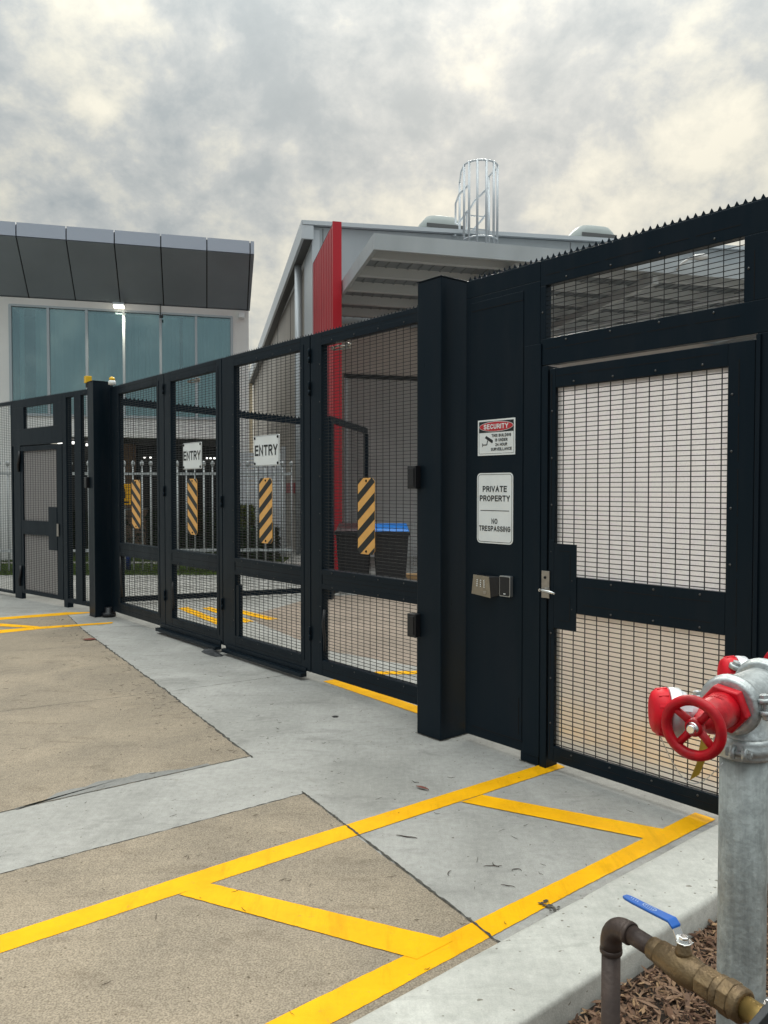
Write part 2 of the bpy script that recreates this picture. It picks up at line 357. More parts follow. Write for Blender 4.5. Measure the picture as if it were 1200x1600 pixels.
M['card'] = mat('cardboard', (.40, .24, .11), .8)
M['rubber'] = mat('dark_rubber', (.03, .032, .035), .6, bump=.4, bscale=60)
M['twig'] = mat('dry_twig', (.045, .028, .02), .8)
M['redleaf'] = mat('dry_red_leaf', (.16, .035, .022), .7)
def glass_teal():
    m = bpy.data.materials.new('teal_tinted_glass'); m.use_nodes = True; nt = m.node_tree; nt.nodes.clear(); N = nt.nodes.new; L = nt.links.new
    o = N('ShaderNodeOutputMaterial'); t = N('ShaderNodeBsdfTransparent'); t.inputs[0].default_value = (.93, 1.0, 1.0, 1)
    g = N('ShaderNodeBsdfGlossy'); g.inputs['Roughness'].default_value = .03; g.inputs[0].default_value = (.64, .86, .90, 1)
    f = N('ShaderNodeFresnel'); f.inputs[0].default_value = 3.0; x = N('ShaderNodeMixShader'); L(f.outputs[0], x.inputs[0]); L(t.outputs[0], x.inputs[1]); L(g.outputs[0], x.inputs[2]); L(x.outputs[0], o.inputs[0]); return m
M['glass'] = glass_teal()
def frosted(name, tint, share):
    m = bpy.data.materials.new(name); m.use_nodes = True; nt = m.node_tree; nt.nodes.clear(); N = nt.nodes.new; L = nt.links.new
    o = N('ShaderNodeOutputMaterial'); t = N('ShaderNodeBsdfTranslucent'); q = N('ShaderNodeBsdfRefraction'); q.inputs['Roughness'].default_value = .55; q.inputs['IOR'].default_value = 1.12
    q.inputs[0].default_value = (.93, .90, .87, 1)
    g = N('ShaderNodeTexCoord'); n = N('ShaderNodeTexNoise'); n.inputs['Scale'].default_value = 130; n.inputs['Detail'].default_value = 3; L(g.outputs['Object'], n.inputs[0])
    rp = N('ShaderNodeValToRGB'); e0, e1 = rp.color_ramp.elements; e0.position = .33; e1.position = .50; e0.color = (*[c * .80 for c in tint], 1); e1.color = (*tint, 1); L(n.outputs[0], rp.inputs[0]); L(rp.outputs[0], t.inputs[0])
    x = N('ShaderNodeMixShader'); x.inputs[0].default_value = share; L(t.outputs[0], x.inputs[1]); L(q.outputs[0], x.inputs[2]); L(x.outputs[0], o.inputs[0]); return m
M['frost_up'] = frosted('speckled_frosted_sheet', (.74, .74, .76), .40)
M['frost_far'] = frosted('shaded_frosted_sheet', (.55, .55, .56), .25)  # same sheet for the far gate, its weaker light painted as darker tint
M['frost_lo'] = frosted('smooth_frosted_sheet', (.92, .88, .82), .78)
def emis(name, col, st):
    m = bpy.data.materials.new(name); m.use_nodes = True; b = m.node_tree.nodes['Principled BSDF']
    b.inputs['Emission Color'].default_value = (*col, 1); b.inputs['Emission Strength'].default_value = st; return m
M['lamp'] = emis('lit_lamp_lens', (1, .93, .74), 2.2)
M['lampwhite'] = emis('lit_ceiling_lamp', (1, .98, .92), 1.6)
def island(name, cols, rough=.75):
    m = bpy.data.materials.new(name); m.use_nodes = True; nt = m.node_tree; b = nt.nodes['Principled BSDF']; N = nt.nodes.new; L = nt.links.new
    g = N('ShaderNodeNewGeometry'); rp = N('ShaderNodeValToRGB'); rr = rp.color_ramp
    rr.elements[0].color = (*cols[0], 1); rr.elements[1].color = (*cols[-1], 1)
    for i, c in enumerate(cols[1:-1]):
        q = rr.elements.new((i + 1) / (len(cols) - 1)); q.color = (*c, 1)
    L(g.outputs['Random Per Island'], rp.inputs[0]); L(rp.outputs[0], b.inputs['Base Color']); b.inputs['Roughness'].default_value = rough; b.inputs['Specular IOR Level'].default_value = .25
    return m
M['bark'] = island('bark_chip', [(.07, .034, .021), (.15, .082, .050), (.22, .13, .08), (.09, .05, .034), (.27, .17, .11), (.17, .10, .065), (.38, .24, .13)])
M['grass'] = island('lawn_blades', [(.045, .085, .012), (.08, .13, .02), (.11, .15, .03)])
M['hedge'] = island('hedge_leaves', [(.010, .025, .008), (.022, .045, .014), (.035, .06, .018)])
M['shrub'] = island('olive_shrub_leaves', [(.05, .07, .012), (.09, .11, .02), (.13, .14, .03)])
M['blind'] = island('vertical_blind_slat', [(.56, .80, .80), (.76, .98, .98), (.66, .90, .90), (.80, 1, 1)], .8)
M['soil'] = mat('soil_under_mulch', (.03, .02, .014), .95)
M['lawn'] = mat('lawn_ground', (.055, .085, .02), .95, var=.4, vscale=4)

# ------------------------------------------------------------------ ground
g = MB(); g.box(-700, 700, -300, 1100, -.16, -.05); struct('ground', g, M['far'])
g = MB(); g.prism([(-1.10, -22, -.04), (34, -22, -.04), (34, 12, -.04), (-1.10, 12, -.04)], (0, 0, .04)); struct('driveway', g, M['grey_conc'], F)
g = MB(); g.prism([(-26, -22, -.04), (-1.105, -22, -.04), (-1.105, -.12, -.04), (-26, -.12, -.04)], (0, 0, .04)); struct('yard', g, M['grey_conc'], F)
def jag(p, q, w, n, amp, z, ends=(1, 1)):
    p, q = Vector(p), Vector(q); t = (q - p).normalized(); u = Vector((-t.y, t.x)); a = []; b = []
    for i in range(n + 1):
        k = i / n; c = p.lerp(q, k) + u * random.uniform(-amp, amp); ww = w * random.uniform(.35, 1.5) / 2
        a.append((*(c + u * ww), z)); b.append((*(c - u * ww), z))
    return a, b
def strip(mb, p, q, w, n=40, amp=.004, z=.003):
    a, b = jag(p, q, w, n, amp, z)
    mb.add(a + b, [(i, i + 1, len(a) + i + 1, len(a) + i) for i in range(len(a) - 1)])
def sheet(pts, z): m = MB(); m.poly([(x, y, z) for x, y in pts]); return m
def wavy(pts, n=14, amp=.006):
    out = []
    for i, p in enumerate(pts):
        q = pts[(i + 1) % len(pts)]
        for k in range(n):
            t = k / n; out.append((p[0] + (q[0] - p[0]) * t + random.uniform(-amp, amp), p[1] + (q[1] - p[1]) * t + random.uniform(-amp, amp)))
    return out
A = [(1.271, 1.199), (3.046, .918), (6.219, .471), (7.574, .215), (7.70, .954), (8.25, 4), (9.1, 9), (1.70, 9), (1.34, 2.6)]
B = [(.578, 1.276), (.66, 2.741), (.92, 9), (-1.098, 9), (-1.098, 1.545), (.028, 1.369)]
struct('brown_slab', sheet(wavy(A), .0012), M['brown_conc'], F)
struct('brown_slab', sheet(wavy(B), .0012), M['brown_conc'], F)
g = MB()
strip(g, (1.24, 1.20), (3.05, .915), .015, 60, .006, .0022); strip(g, (3.05, .915), (6.22, .468), .017, 90, .007, .0022); strip(g, (6.22, .468), (7.6, .21), .010, 40, .004, .0022)
strip(g, (1.271, 1.199), (1.34, 2.6), .006, 50, .003, .0022); strip(g, (1.34, 2.6), (1.70, 9), .006, 90, .003, .0022)
strip(g, (.578, 1.276), (.66, 2.741), .006, 60, .003, .0022); strip(g, (.66, 2.741), (.92, 9), .01, 90, .003, .0022)
strip(g, (.60, 1.272), (.028, 1.362), .009, 40, .003, .0052); strip(g, (.028, 1.362), (-1.1, 1.54), .010, 60, .003, .0052)
strip(g, (3.02, .90), (2.86, -.40), .005, 40, .001, .0022); strip(g, (3.27, 2.1), (3.03, .93), .005, 40, .001, .0022); strip(g, (3.8, 5), (3.27, 2.1), .005, 60, .001, .0022)
strip(g, (-.2, -2.2), (6, -2.9), .012, 90, .003, .0022)
struct('slab_joint', g, M['joint'], F)
g = MB()                                            # contact shadow painted as dark strips at the foot of posts and kerb
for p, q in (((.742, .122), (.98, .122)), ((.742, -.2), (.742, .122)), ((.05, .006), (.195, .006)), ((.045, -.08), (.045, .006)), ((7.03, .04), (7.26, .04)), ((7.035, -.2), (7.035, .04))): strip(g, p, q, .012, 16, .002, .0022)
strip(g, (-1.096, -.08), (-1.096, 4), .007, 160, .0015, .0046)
struct('base_contact_shade', g, M['joint'], F)
# grey cement smear along the edge of the large brown slab
sm = [(1.345, 2.50)]
for i in range(15):
    t = i / 14; y = 2.50 - t * 1.05; w = (.13 * math.sin(math.pi * min(1, t * 1.15)) ** .8 + random.uniform(-.02, .02)) if 0 < t < .99 else .02
    sm.append((1.30 + max(.02, w), y))
sm.append((1.285, 1.45))
struct('cement_patch', sheet(sm, .0020), M['patch'], F)
# painted lines
def line(pts, z=.0030): return struct('painted_line', sheet(wavy(pts, 60, .0013), z), M['yellow'], F)
line([(.053, -.12), (-.058, -.10), (.018, 1.90), (.05, 2.90), (.15, 7), (.28, 7), (.167, 2.865), (.144, 1.824)])
line([(-.870, -.07), (-.976, -.07), (-.962, 1.014), (-.975, 2.25), (-1.0, 7), (-.885, 7), (-.848, 2.3), (-.868, .89)])
line([(-.040, .575), (-.037, .725), (-.91, .372), (-.925, .207)], .0042)
line([(.035, 2.115), (.022, 2.245), (-.90, 1.815), (-.90, 1.642)], .0042)
line([(7.69, .17), (7.49, -.08), (7.44, -.03), (7.467, .241), (7.60, 1.006), (8.2, 4.0), (8.32, 4.0), (7.79, .954)])
line([(6.55, .0), (6.46, .05), (6.62, .84), (6.62, 1.27), (6.66, 3), (6.86, 3), (6.84, 1.19), (6.78, .80)])
line([(6.70, .84), (6.80, .78), (7.27, 1.05), (7.9, 1.6), (7.78, 1.68), (7.1, 1.13)], .0042)
line([(2.505, -.221), (2.502, -.365), (1.0, -.30), (.6, -.30), (.6, -.178), (1.305, -.183)])
line([(7.165, -.365), (7.206, -.484), (5.2, -.50), (5.2, -.36)])
# inside the yard
for p in ([(6.57, -1.68), (5.45, -1.65), (5.50, -1.52), (6.3, -1.50)], [(7.1, -1.09), (5.35, -.84), (5.33, -.98), (7.1, -1.24)],
          [(6.9, -1.35), (5.5, -1.2), (5.5, -1.33), (6.9, -1.48)],
          [(2.46, -.66), (2.50, -.78), (1.9, -1.62), (1.75, -1.55)], [(2.10, -.98), (2.10, -1.10), (-1.2, -1.10), (-1.2, -.98)],
          [(2.0, -.60), (2.0, -.72), (-1.2, -.72), (-1.2, -.60)], [(.05, -.60), (-.07, -.60), (-.07, -3), (.05, -3)], [(-.87, -.60), (-.98, -.60), (-.98, -3.2), (-.87, -3.2)],
          [(-.10, -1.15), (-.10, -1.30), (-.85, -1.8), (-.85, -1.65)]):
    line(p, .0034)
g = sheet(wavy([(5.3, -1.3), (3.59, -.99), (2.41, -1.19), (-.3, -1.5), (-6, -1.6), (-6, -9), (3, -8), (6.3, -4.7), (6.85, -3.2), (5.9, -1.45)], 10, .01), .0012)
struct('brown_slab', g, M['yard_brown'], F)
# kerb
g = MB()
prof = [(-1.10, -.04), (-1.101, .072), (-1.106, .084), (-1.116, .093), (-1.132, .0985), (-1.16, .101), (-1.412, .101), (-1.422, .098), (-1.428, .091), (-1.430, .082), (-1.432, -.06)]
n = 46; vs = []; 
for j in range(n):
    f = -.10 + j * .16
    for i, (s, z) in enumerate(prof): vs.append((s + random.uniform(-.002, .002), f, z + (random.uniform(-.0012, .0012) if z > .05 else 0)))
k = len(prof)
g.add(vs, [(j * k + i, j * k + i + 1, (j + 1) * k + i + 1, (j + 1) * k + i) for j in range(n - 1) for i in range(k - 1)], True)
g.add([vs[i] for i in range(k)], [tuple(range(k))])
struct('kerb', g, M['kerb'], F)
# mulch bed
g = MB(); g.box(-9, -1.425, -.12, 8, -.05, .005); struct('garden_bed', g, M['soil'], F)
rng = np.random.default_rng(3)
def chips(n, x0, x1, y0, y1, lmin, lmax, z0, zj):
    c = np.stack([rng.uniform(x0, x1, n), rng.uniform(y0, y1, n), z0 + zj * rng.random(n) ** 1.5], 1)
    l = rng.uniform(lmin, lmax, n) * (1 + .9 * (rng.random(n) > .93)); w = l * rng.uniform(.11, .28, n); h = w * rng.uniform(.3, .8, n)
    yaw = rng.uniform(0, 2 * np.pi, n); pit = rng.normal(0, .38, n); rol = rng.normal(0, .5, n)
    base = np.array([(-.5, 0, 0), (-.25, .5, .3), (.3, .42, .3), (.5, .05, 0), (.2, -.5, .25), (-.3, -.4, .3), (0, .05, 1.)])
    faces = np.array([(0, 6, 1), (1, 6, 2), (2, 6, 3), (3, 6, 4), (4, 6, 5), (5, 6, 0)])
    P = base[None] * np.stack([l, w, h], 1)[:, None]
    P = P * (1 + rng.uniform(-.15, .15, P.shape))
    cr_, sr_ = np.cos(rol), np.sin(rol); y = P[..., 1] * cr_[:, None] - P[..., 2] * sr_[:, None]; z = P[..., 1] * sr_[:, None] + P[..., 2] * cr_[:, None]
    cp, s_ = np.cos(pit), np.sin(pit); x = P[..., 0] * cp[:, None] - z * s_[:, None]; z2 = P[..., 0] * s_[:, None] + z * cp[:, None]
    cy, sy = np.cos(yaw), np.sin(yaw); X = x * cy[:, None] - y * sy[:, None]; Y = x * sy[:, None] + y * cy[:, None]
    V = np.stack([X, Y, z2], -1) + c[:, None]
    Fc = faces[None] + (np.arange(n) * 7)[:, None, None]
    return V.reshape(-1, 3), Fc.reshape(-1, 3)
def tri_obj(name, V, T, m, fr=I4):
    me = bpy.data.meshes.new(name); me.vertices.add(len(V)); me.vertices.foreach_set('co', V.ravel().astype(np.float32))
    me.loops.add(T.size); me.loops.foreach_set('vertex_index', T.ravel().astype(np.int32))
    me.polygons.add(len(T)); me.polygons.foreach_set('loop_start', (np.arange(len(T)) * 3).astype(np.int32))
    me.update(calc_edges=True); me.validate(); me.materials.append(m)
    o = bpy.data.objects.new(name, me); COL.objects.link(o); o.matrix_world = fr; return o
V, T = chips(30000, -2.75, -1.445, -.08, 2.4, .016, .046, .004, .030)
V2, T2 = chips(5000, -4.5, -1.445, -.08, 6, .02, .05, .004, .02)
o = tri_obj('bark_mulch', np.concatenate([V, V2]), np.concatenate([T, T2 + len(V)]), M['bark'], F)
o['kind'] = 'stuff'; o['label'] = 'brown bark chip mulch filling the garden bed behind the kerb'; o['category'] = 'mulch'

# ------------------------------------------------------------------ fence hardware
def wires(mb, x0, x1, z0, z1, y, px=.0762, pz=.0254, t=.0034, x_off=None, skip=None):
    # vertical wires lie behind the horizontal ones; skip = list of (x0,x1,z0,z1) plate areas, wires run on behind them
    xs = []; x = x0 + (x_off if x_off is not None else .03)
    while x < x1: xs.append(x); x += px
    zs = []; z = z0 + .012
    while z < z1: zs.append(z); z += pz
    def rod(a, b, c, d, e_, f_):
        mb.box(a, b, c, d, e_, f_)
    for x in xs: rod(x - t / 2, x + t / 2, y - t, y, z0 - .02, z1 + .02)
    for z in zs: rod(x0 - .02, x1 + .02, y, y + t, z - t / 2, z + t / 2)
def bolts(mb, rects, y, step=.26, off=.022, r=.006):
    for x0, x1, z0, z1 in rects:
        nx = max(1, round((x1 - x0) / step)); nz_ = max(1, round((z1 - z0) / step))
        pts = [(x0 + (x1 - x0) * (i + .5) / nx, z) for i in range(nx) for z in (z0 - off, z1 + off)] + [(x, z0 + (z1 - z0) * (i + .5) / nz_) for i in range(nz_) for x in (x0 - off, x1 + off)]
        for x, z in pts: mb.lathe((x, y - .001, z), (0, 1, 0), [(0, r), (.004, r), (.0065, r * .4)], 6, False)
def slots(mb, x0, x1, z0, z1, y, horiz=True, dash=.22, gap=.035, w=.0035):
    a, b = (x0, x1) if horiz else (z0, z1); p = a
    while p < b - .04:
        q = min(p + dash, b)
        if horiz: mb.box(p, q, y - .002, y + .0012, z0, z0 + w)
        else: mb.box(x0, x0 + w, y - .002, y + .0012, p, q)
        p = q + gap
spk = MB(); spk.hexa([(-.013, -.0015, 0), (.013, -.0015, 0), (.013, .0015, 0), (-.013, .0015, 0)], [(-.0008, -.0008, .022), (.0008, -.0008, .022), (.0008, .0008, .022), (-.0008, .0008, .022)])
SPIKE = mesh_of(spk, 'spike', M['black'])
def spike_strip(mb, x0, x1, y, z, pitch=.04, h=.022, w=.009):
    mb.box(x0, x1, y - .003, y + .003, z, z + .008)
    x = x0 + pitch / 2
    while x < x1:
        mb.hexa([(x - w, y - .0015, z + .006), (x + w, y - .0015, z + .006), (x + w, y + .0015, z + .006), (x - w, y + .0015, z + .006)], [(x - .0008, y - .0008, z + h), (x + .0008, y - .0008, z + h), (x + .0008, y + .0008, z + h), (x - .0008, y + .0008, z + h)])
        x += pitch
def _arc(cx, cy, rx, ry, a0, a1, n=8): return [(cx + rx * math.cos(R(a0 + (a1 - a0) * i / n)), cy + ry * math.sin(R(a0 + (a1 - a0) * i / n))) for i in range(n + 1)]
GL = {  # letter -> (width, strokes) on the centre line of the pen, height 1
 'E': (.50, [[(0, 0), (0, 1)], [(0, 1), (.50, 1)], [(0, .53), (.46, .53)], [(0, 0), (.50, 0)]]), 'N': (.55, [[(0, 0), (0, 1), (.55, 0), (.55, 1)]]),
 'T': (.56, [[(0, 1), (.56, 1)], [(.28, 0), (.28, 1)]]), 'Y': (.58, [[(0, 1), (.29, .44), (.58, 1)], [(.29, 0), (.29, .44)]]),
 'R': (.54, [[(0, 0), (0, 1)], [(0, 1), (.32, 1)] + _arc(.30, .745, .23, .255, 90, -90) + [(0, .49)], [(.30, .49), (.55, 0)]]),
 'P': (.52, [[(0, 0), (0, 1)], [(0, 1), (.30, 1)] + _arc(.28, .73, .24, .27, 90, -90) + [(0, .46)]]),
 'B': (.53, [[(0, 0), (0, 1)], [(0, 1), (.28, 1)] + _arc(.27, .765, .21, .235, 90, -90) + [(0, .53)], [(.27, .53)] + _arc(.29, .265, .24, .265, 90, -90) + [(0, 0)]]),
 'D': (.55, [[(0, 0), (0, 1)], [(0, 1), (.20, 1)] + _arc(.20, .5, .35, .5, 90, -90, 12) + [(0, 0)]]),
 'O': (.62, [_arc(.31, .5, .31, .5, 90, 450, 24)]), 'C': (.58, [_arc(.31, .5, .31, .5, 40, 320, 18)]),
 'G': (.62, [_arc(.31, .5, .31, .5, 42, 335, 18) + [(.60, .46), (.34, .46)]]), 'U': (.54, [[(0, 1), (0, .28)] + _arc(.27, .27, .27, .27, 180, 360) + [(.54, 1)]]),
 'I': (.0, [[(0, 0), (0, 1)]]), 'L': (.46, [[(0, 1), (0, 0)], [(0, 0), (.46, 0)]]), 'H': (.54, [[(0, 0), (0, 1)], [(.54, 0), (.54, 1)], [(0, .52), (.54, .52)]]),
 'A': (.62, [[(0, 0), (.31, 1), (.62, 0)], [(.11, .34), (.51, .34)]]), 'V': (.60, [[(0, 1), (.30, 0), (.60, 1)]]),
 'S': (.54, [_arc(.27, .75, .25, .25, 25, 180, 8) + _arc(.27, .75, .25, .24, 190, 255, 4) + _arc(.27, .26, .27, .25, 75, 0, 5) + _arc(.27, .25, .27, .25, -10, -165, 8)]),
 '2': (.50, [_arc(.25, .74, .25, .26, 165, -25, 9) + [(0, 0)], [(0, 0), (.52, 0)]]), '4': (.54, [[(.40, 0), (.40, 1), (0, .28), (.56, .28)]])}
def lettering(parent, body, h, pos, m, pen=.15, sx=1.0, track=.28, name='lettering'):
    # flat print: pen strokes as mitred ribbons; text x -> -frame x, text y -> z
    mb = MB(); t = pen; k = 1 - t; x = 0; lay = 0; out = []
    for ch in body:
        if ch == ' ': x += .42; continue
        w, strokes = GL[ch]
        for st_ in strokes:
            P = [Vector((x + px_ * 1.0, t / 2 + py_ * k)) for px_, py_ in st_]; L_, R_ = [], []; closed = (P[0] - P[-1]).length < 1e-6
            for i, p in enumerate(P):
                a = P[i - 1] if i else (P[-2] if closed else None); b = P[i + 1] if i < len(P) - 1 else (P[1] if closed else None)
                d1 = (p - a).normalized() if a is not None else (b - p).normalized(); d2_ = (b - p).normalized() if b is not None else d1
                n_ = Vector((-(d1 + d2_).y, (d1 + d2_).x))
                n_ = n_.normalized() if n_.length > 1e-6 else Vector((-d1.y, d1.x)); c_ = max(.42, n_.dot(Vector((-d1.y, d1.x))))
                q = p.copy()
                if not closed and i == 0: q = p - d1 * (t / 2)
                if not closed and i == len(P) - 1: q = p + d1 * (t / 2)
                L_.append(q + n_ * (t / 2 / c_)); R_.append(q - n_ * (t / 2 / c_))
            out.append((L_, R_, lay)); lay = (lay + 1) % 4
        x += w + t + track - .16
    wid = x - t - track + .16
    for L_, R_, ly in out:
        f = lambda p: (pos[0] - (p.x - wid / 2) * h * sx, pos[1] + .0003 + .00012 * ly, pos[2] + (p.y - .5) * h)
        mb.add([f(p) for p in L_] + [f(p) for p in R_], [(i, i + 1, len(L_) + i + 1, len(L_) + i) for i in range(len(L_) - 1)])
    return part(parent, name, mb, m)

# ---- right gate post
def post(s0, s1, f0, f1, zt, label, at):
    t = thing('gate_post', label, 'gate post', at, F)
    m = MB(); m.box(s0, s1, f0, f1, 0, zt); part(t, 'post_body', m, M['black'], .006)
    m = MB(); m.box(s0 - .004, s1 + .004, f0 - .004, f1 + .004, zt + .001, zt + .007); part(t, 'cap_plate', m, M['black'], .002)
    return t
gp = post(.748, .970, -.20, .118, 2.935, 'tall dark navy square post between the striped gate leaf and the sign panel', (.86, -.04, 0))
for z in (1.68, .715):
    m = MB(); m.box(.935, 1.015, .119, .165, z - .075, z + .075); m.box(.948, 1.002, .165, .172, z - .06, z + .06); part(gp, 'sensor_box', m, M['blackplastic'], .006)
gl = post(7.04, 7.25, -.22, .035, 2.95, 'dark navy square post carrying the yellow beacon box at the far gate end', (7.14, -.09, 0))
m = MB(); m.box(7.205, 7.285, .036, .075, 1.62, 1.76); part(gl, 'sensor_box', m, M['blackplastic'], .006)
m = MB(); m.lathe((7.0, -.12, 0), (0, 0, 1), [(0, .085), (.05, .085), (.06, .05), (.12, .05)], 12); part(gl, 'pivot', m, M['blackplastic'])

# ---- solid sign panel with the fixed overhead frame
fx = thing('fixed_fence_frame', 'dark navy fence frame around the pedestrian gate with solid panel carrying white signs', 'fence', (.0, -.03, 0), F)
m = MB(); m.box(.06, .645, -.05, 0, .055, 2.79)                       # panel body between the stiles
m.box(.06, .645, -.05, 0, 2.79, 2.90)
part(fx, 'solid_panel', m, M['black'], .003)
m = MB()
m.prism([(.615, .0, .105), (.615, .0, 2.74), (.605, .0, 2.755), (.18, .0, 2.755), (.18, .0, .105)], (0, .004, 0)); part(fx, 'face_plate', m, M['black2'], .002)
m = MB(); m.box(.055, .19, -.075, .0, 0, .055); part(fx, 'foot', m, M['black'], .003)
m = MB(); m.box(.046, .165, .0, .009, .055, 2.43); m.box(.0, .0455, -.10, .004, .0, 2.30); part(fx, 'stile', m, M['black'], .002)
m = MB(); m.box(-1.45, .059, -.05, 0, 2.755, 2.90); m.box(-1.45, .059, -.05, 0, 2.305, 2.455); m.box(.020, .059, -.05, 0, 2.455, 2.755); m.box(-1.45, -1.115, -.05, 0, 2.455, 2.755)
part(fx, 'head_frame', m, M['black'], .003)
m = MB(); m.box(-1.45, -1.18, -.06, 0, .03, 2.305); part(fx, 'stile', m, M['black'], .003)
m = MB(); m.box(-1.20, -1.18, -.062, .012, .03, 2.30); part(fx, 'door_stop', m, M['black'], .001)
m = MB(); wires(m, -1.115, .02, 2.455, 2.755, -.018); part(fx, 'wire_mesh', m, M['wire'], stuff=True)
m = MB(); bolts(m, [(-1.115, .02, 2.455, 2.755)], 0); part(fx, 'bolt', m, M['bolt'], stuff=True)
m = MB(); slots(m, -1.10, .02, 2.81, 0, 0); slots(m, -1.10, .02, 2.395, 0, 0); slots(m, -1.165, 0, 2.46, 2.75, 0, False)
slots(m, .17, .58, .115, 0, .005, dash=.5); slots(m, .20, 0, .15, .42, .005, False); slots(m, .18, .59, 2.70, 0, .005, dash=.5); part(fx, 'slot_line', m, M['slot'], stuff=True)
m = MB(); m.box(-1.45, .645, -.028, -.022, 2.90, 2.912); part(fx, 'spike_rail', m, M['black'])
x = -1.43
while x < .64: piece(fx, 'spike', SPIKE, (x, -.025, 2.910)); x += .0405

# ---- near pedestrian gate
pg = thing('pedestrian_gate', 'near dark navy pedestrian gate with frosted sheet behind wire mesh and steel lever handle', 'gate', (-.55, -.03, 0), F)
x0, x1, zb, zt = -1.172, -.012, .055, 2.280
m = MB()
m.box(-.052, x1, -.055, .0, zb, zt); m.box(x0, -1.045, -.055, .0, zb, zt)                    # stiles
m.box(-1.045, -.052, -.055, .0, 2.173, zt); m.box(-1.045, -.052, -.055, .0, zb, .143); m.box(-1.045, -.052, -.055, .0, .915, 1.118)
part(pg, 'frame', m, M['black'], .003)
m = MB(); 
lp = [(-.052, .818), (-.205, .818), (-.205, 1.297), (-.052, 1.297)]
m.prism([(x, .0, z) for x, z in lp], (0, .005, 0)); m.box(-.0515, -.014, .0, .005, .80, 1.315); part(pg, 'lock_plate', m, M['black2'], .002)
m = MB(); wires(m, -1.045, -.052, .143, .915, -.014, x_off=.035, t=.0043); wires(m, -1.045, -.052, 1.118, 2.173, -.014, x_off=.035, t=.0043); part(pg, 'wire_mesh', m, M['wire'], stuff=True)
m = MB(); m.box(-1.06, -.04, -.0262, -.0232, 1.105, 2.185); part(pg, 'frosted_sheet', m, M['frost_up'], label='speckled frosted upper sheet')
m = MB(); m.box(-1.06, -.04, -.0262, -.0232, .13, .93); part(pg, 'frosted_sheet', m, M['frost_lo'], label='smooth frosted lower sheet')
m = MB(); bolts(m, [(-1.045, -.052, .143, .915), (-1.045, -.052, 1.118, 2.173)], 0); part(pg, 'bolt', m, M['bolt'], stuff=True)
m = MB(); slots(m, -1.0, -.05, 2.235, 0, 0); slots(m, -1.10, 0, .2, 2.2, 0, False); slots(m, -.98, -.22, 1.065, 0, 0); slots(m, -.98, -.22, .965, 0, 0); slots(m, -1.0, -.1, .095, 0, 0)
slots(m, -.165, 0, 1.10, 1.24, .005, False); slots(m, -.165, 0, .87, 1.0, .005, False); slots(m, -.16, -.09, 1.255, 0, .005); slots(m, -.16, -.09, .865, 0, .005); part(pg, 'slot_line', m, M['slot'], stuff=True)
for q0, q1 in ((.1, .8), (1.32, 2.25)): m = MB(); m.box(-.028, -.024, 0.0, .0015, q0, q1); part(pg, 'edge_line', m, M['slot'])
m = MB(); m.box(-.026, .030, .005, .013, .983, 1.138); lk = part(pg, 'lock_case', m, M['steel'], .002)
m = MB(); m.lathe((.012, .013, 1.03), (0, 1, 0), [(0, .009), (.04, .008)], 10); m.tube([(.012, .046, 1.03), (-.01, .052, 1.031), (-.06, .053, 1.027), (-.095, .048, 1.020)], [.008, .009, .009, .007], 10); part(lk, 'handle', m, M['chrome'])
m = MB(); m.lathe((.004, .013, 1.10), (0, 1, 0), [(0, .008), (.003, .008)], 12); part(lk, 'keyhole', m, M['slot'])

# ---- folding gate leaves
YG = -.15
def leaf(xa, xb, o0, o1, label, lockside=None):
    t = thing('gate_leaf', label, 'gate', ((xa + xb) / 2, YG - .03, 0), F, 'folding vehicle gate leaves')
    xa += .006; xb -= .006; y0, y1 = YG - .06, YG
    m = MB(); m.box(xa, o0, y0, y1, .075, 2.875); m.box(o1, xb, y0, y1, .075, 2.875)
    m.box(o0, o1, y0, y1, 2.768, 2.875); m.box(o0, o1, y0, y1, .075, .205); m.box(o0, o1, y0, y1, .79, .95)
    part(t, 'frame', m, M['black'], .003)
    m = MB(); a, b = o0 - .05, o1 + .05          # inner cover plate, 4 mm proud of the frame
    m.box(a, o0 - .001, y1, y1 + .004, .165, 2.81); m.box(o1 + .001, b, y1, y1 + .004, .165, 2.81)
    for z0, z1 in ((.165, .203), (.792, .83), (.91, .948), (2.77, 2.81)): m.box(o0, o1, y1, y1 + .004, z0, z1)
    part(t, 'cover_plate', m, M['black2'], .001)
    m = MB(); wires(m, o0, o1, .205, .79, YG - .02); wires(m, o0, o1, .95, 2.768, YG - .02); part(t, 'wire_mesh', m, M['wire'], stuff=True)
    m = MB(); bolts(m, [(o0, o1, .205, .79), (o0, o1, .95, 2.768)], y1 + .004, step=.3); part(t, 'bolt', m, M['bolt'], stuff=True)
    m = MB(); slots(m, o0, o1, 2.835, 0, y1, dash=.4); slots(m, o0, o1, .87, 0, y1, dash=.3); slots(m, o0, o1, .13, 0, y1, dash=.4); part(t, 'slot_line', m, M['slot'], stuff=True)
    m = MB(); spike_strip(m, xa, xb, YG - .03, 2.875); part(t, 'spike_strip', m, M['black'], stuff=True)
    return t
L4 = leaf(1.03, 2.58, 1.256, 2.415, 'near gate leaf with one striped board and no entry sign')
L3 = leaf(2.58, 4.09, 2.725, 3.845, 'gate leaf carrying the larger-looking nearer ENTRY sign, next to the near leaf')
L2 = leaf(4.09, 5.40, 4.21, 5.225, 'gate leaf carrying the farther ENTRY sign')
L1 = leaf(5.40, 6.98, 5.59, 6.69, 'farthest gate leaf beside the beacon post, with a striped board and no entry sign')
m = MB(); m.box(4.12, 5.52, YG + .001, YG + .07, .028, .062); m.box(4.12, 5.52, YG + .001, YG + .012, .0625, .11); part(L2, 'drop_bar', m, M['black'], .003)
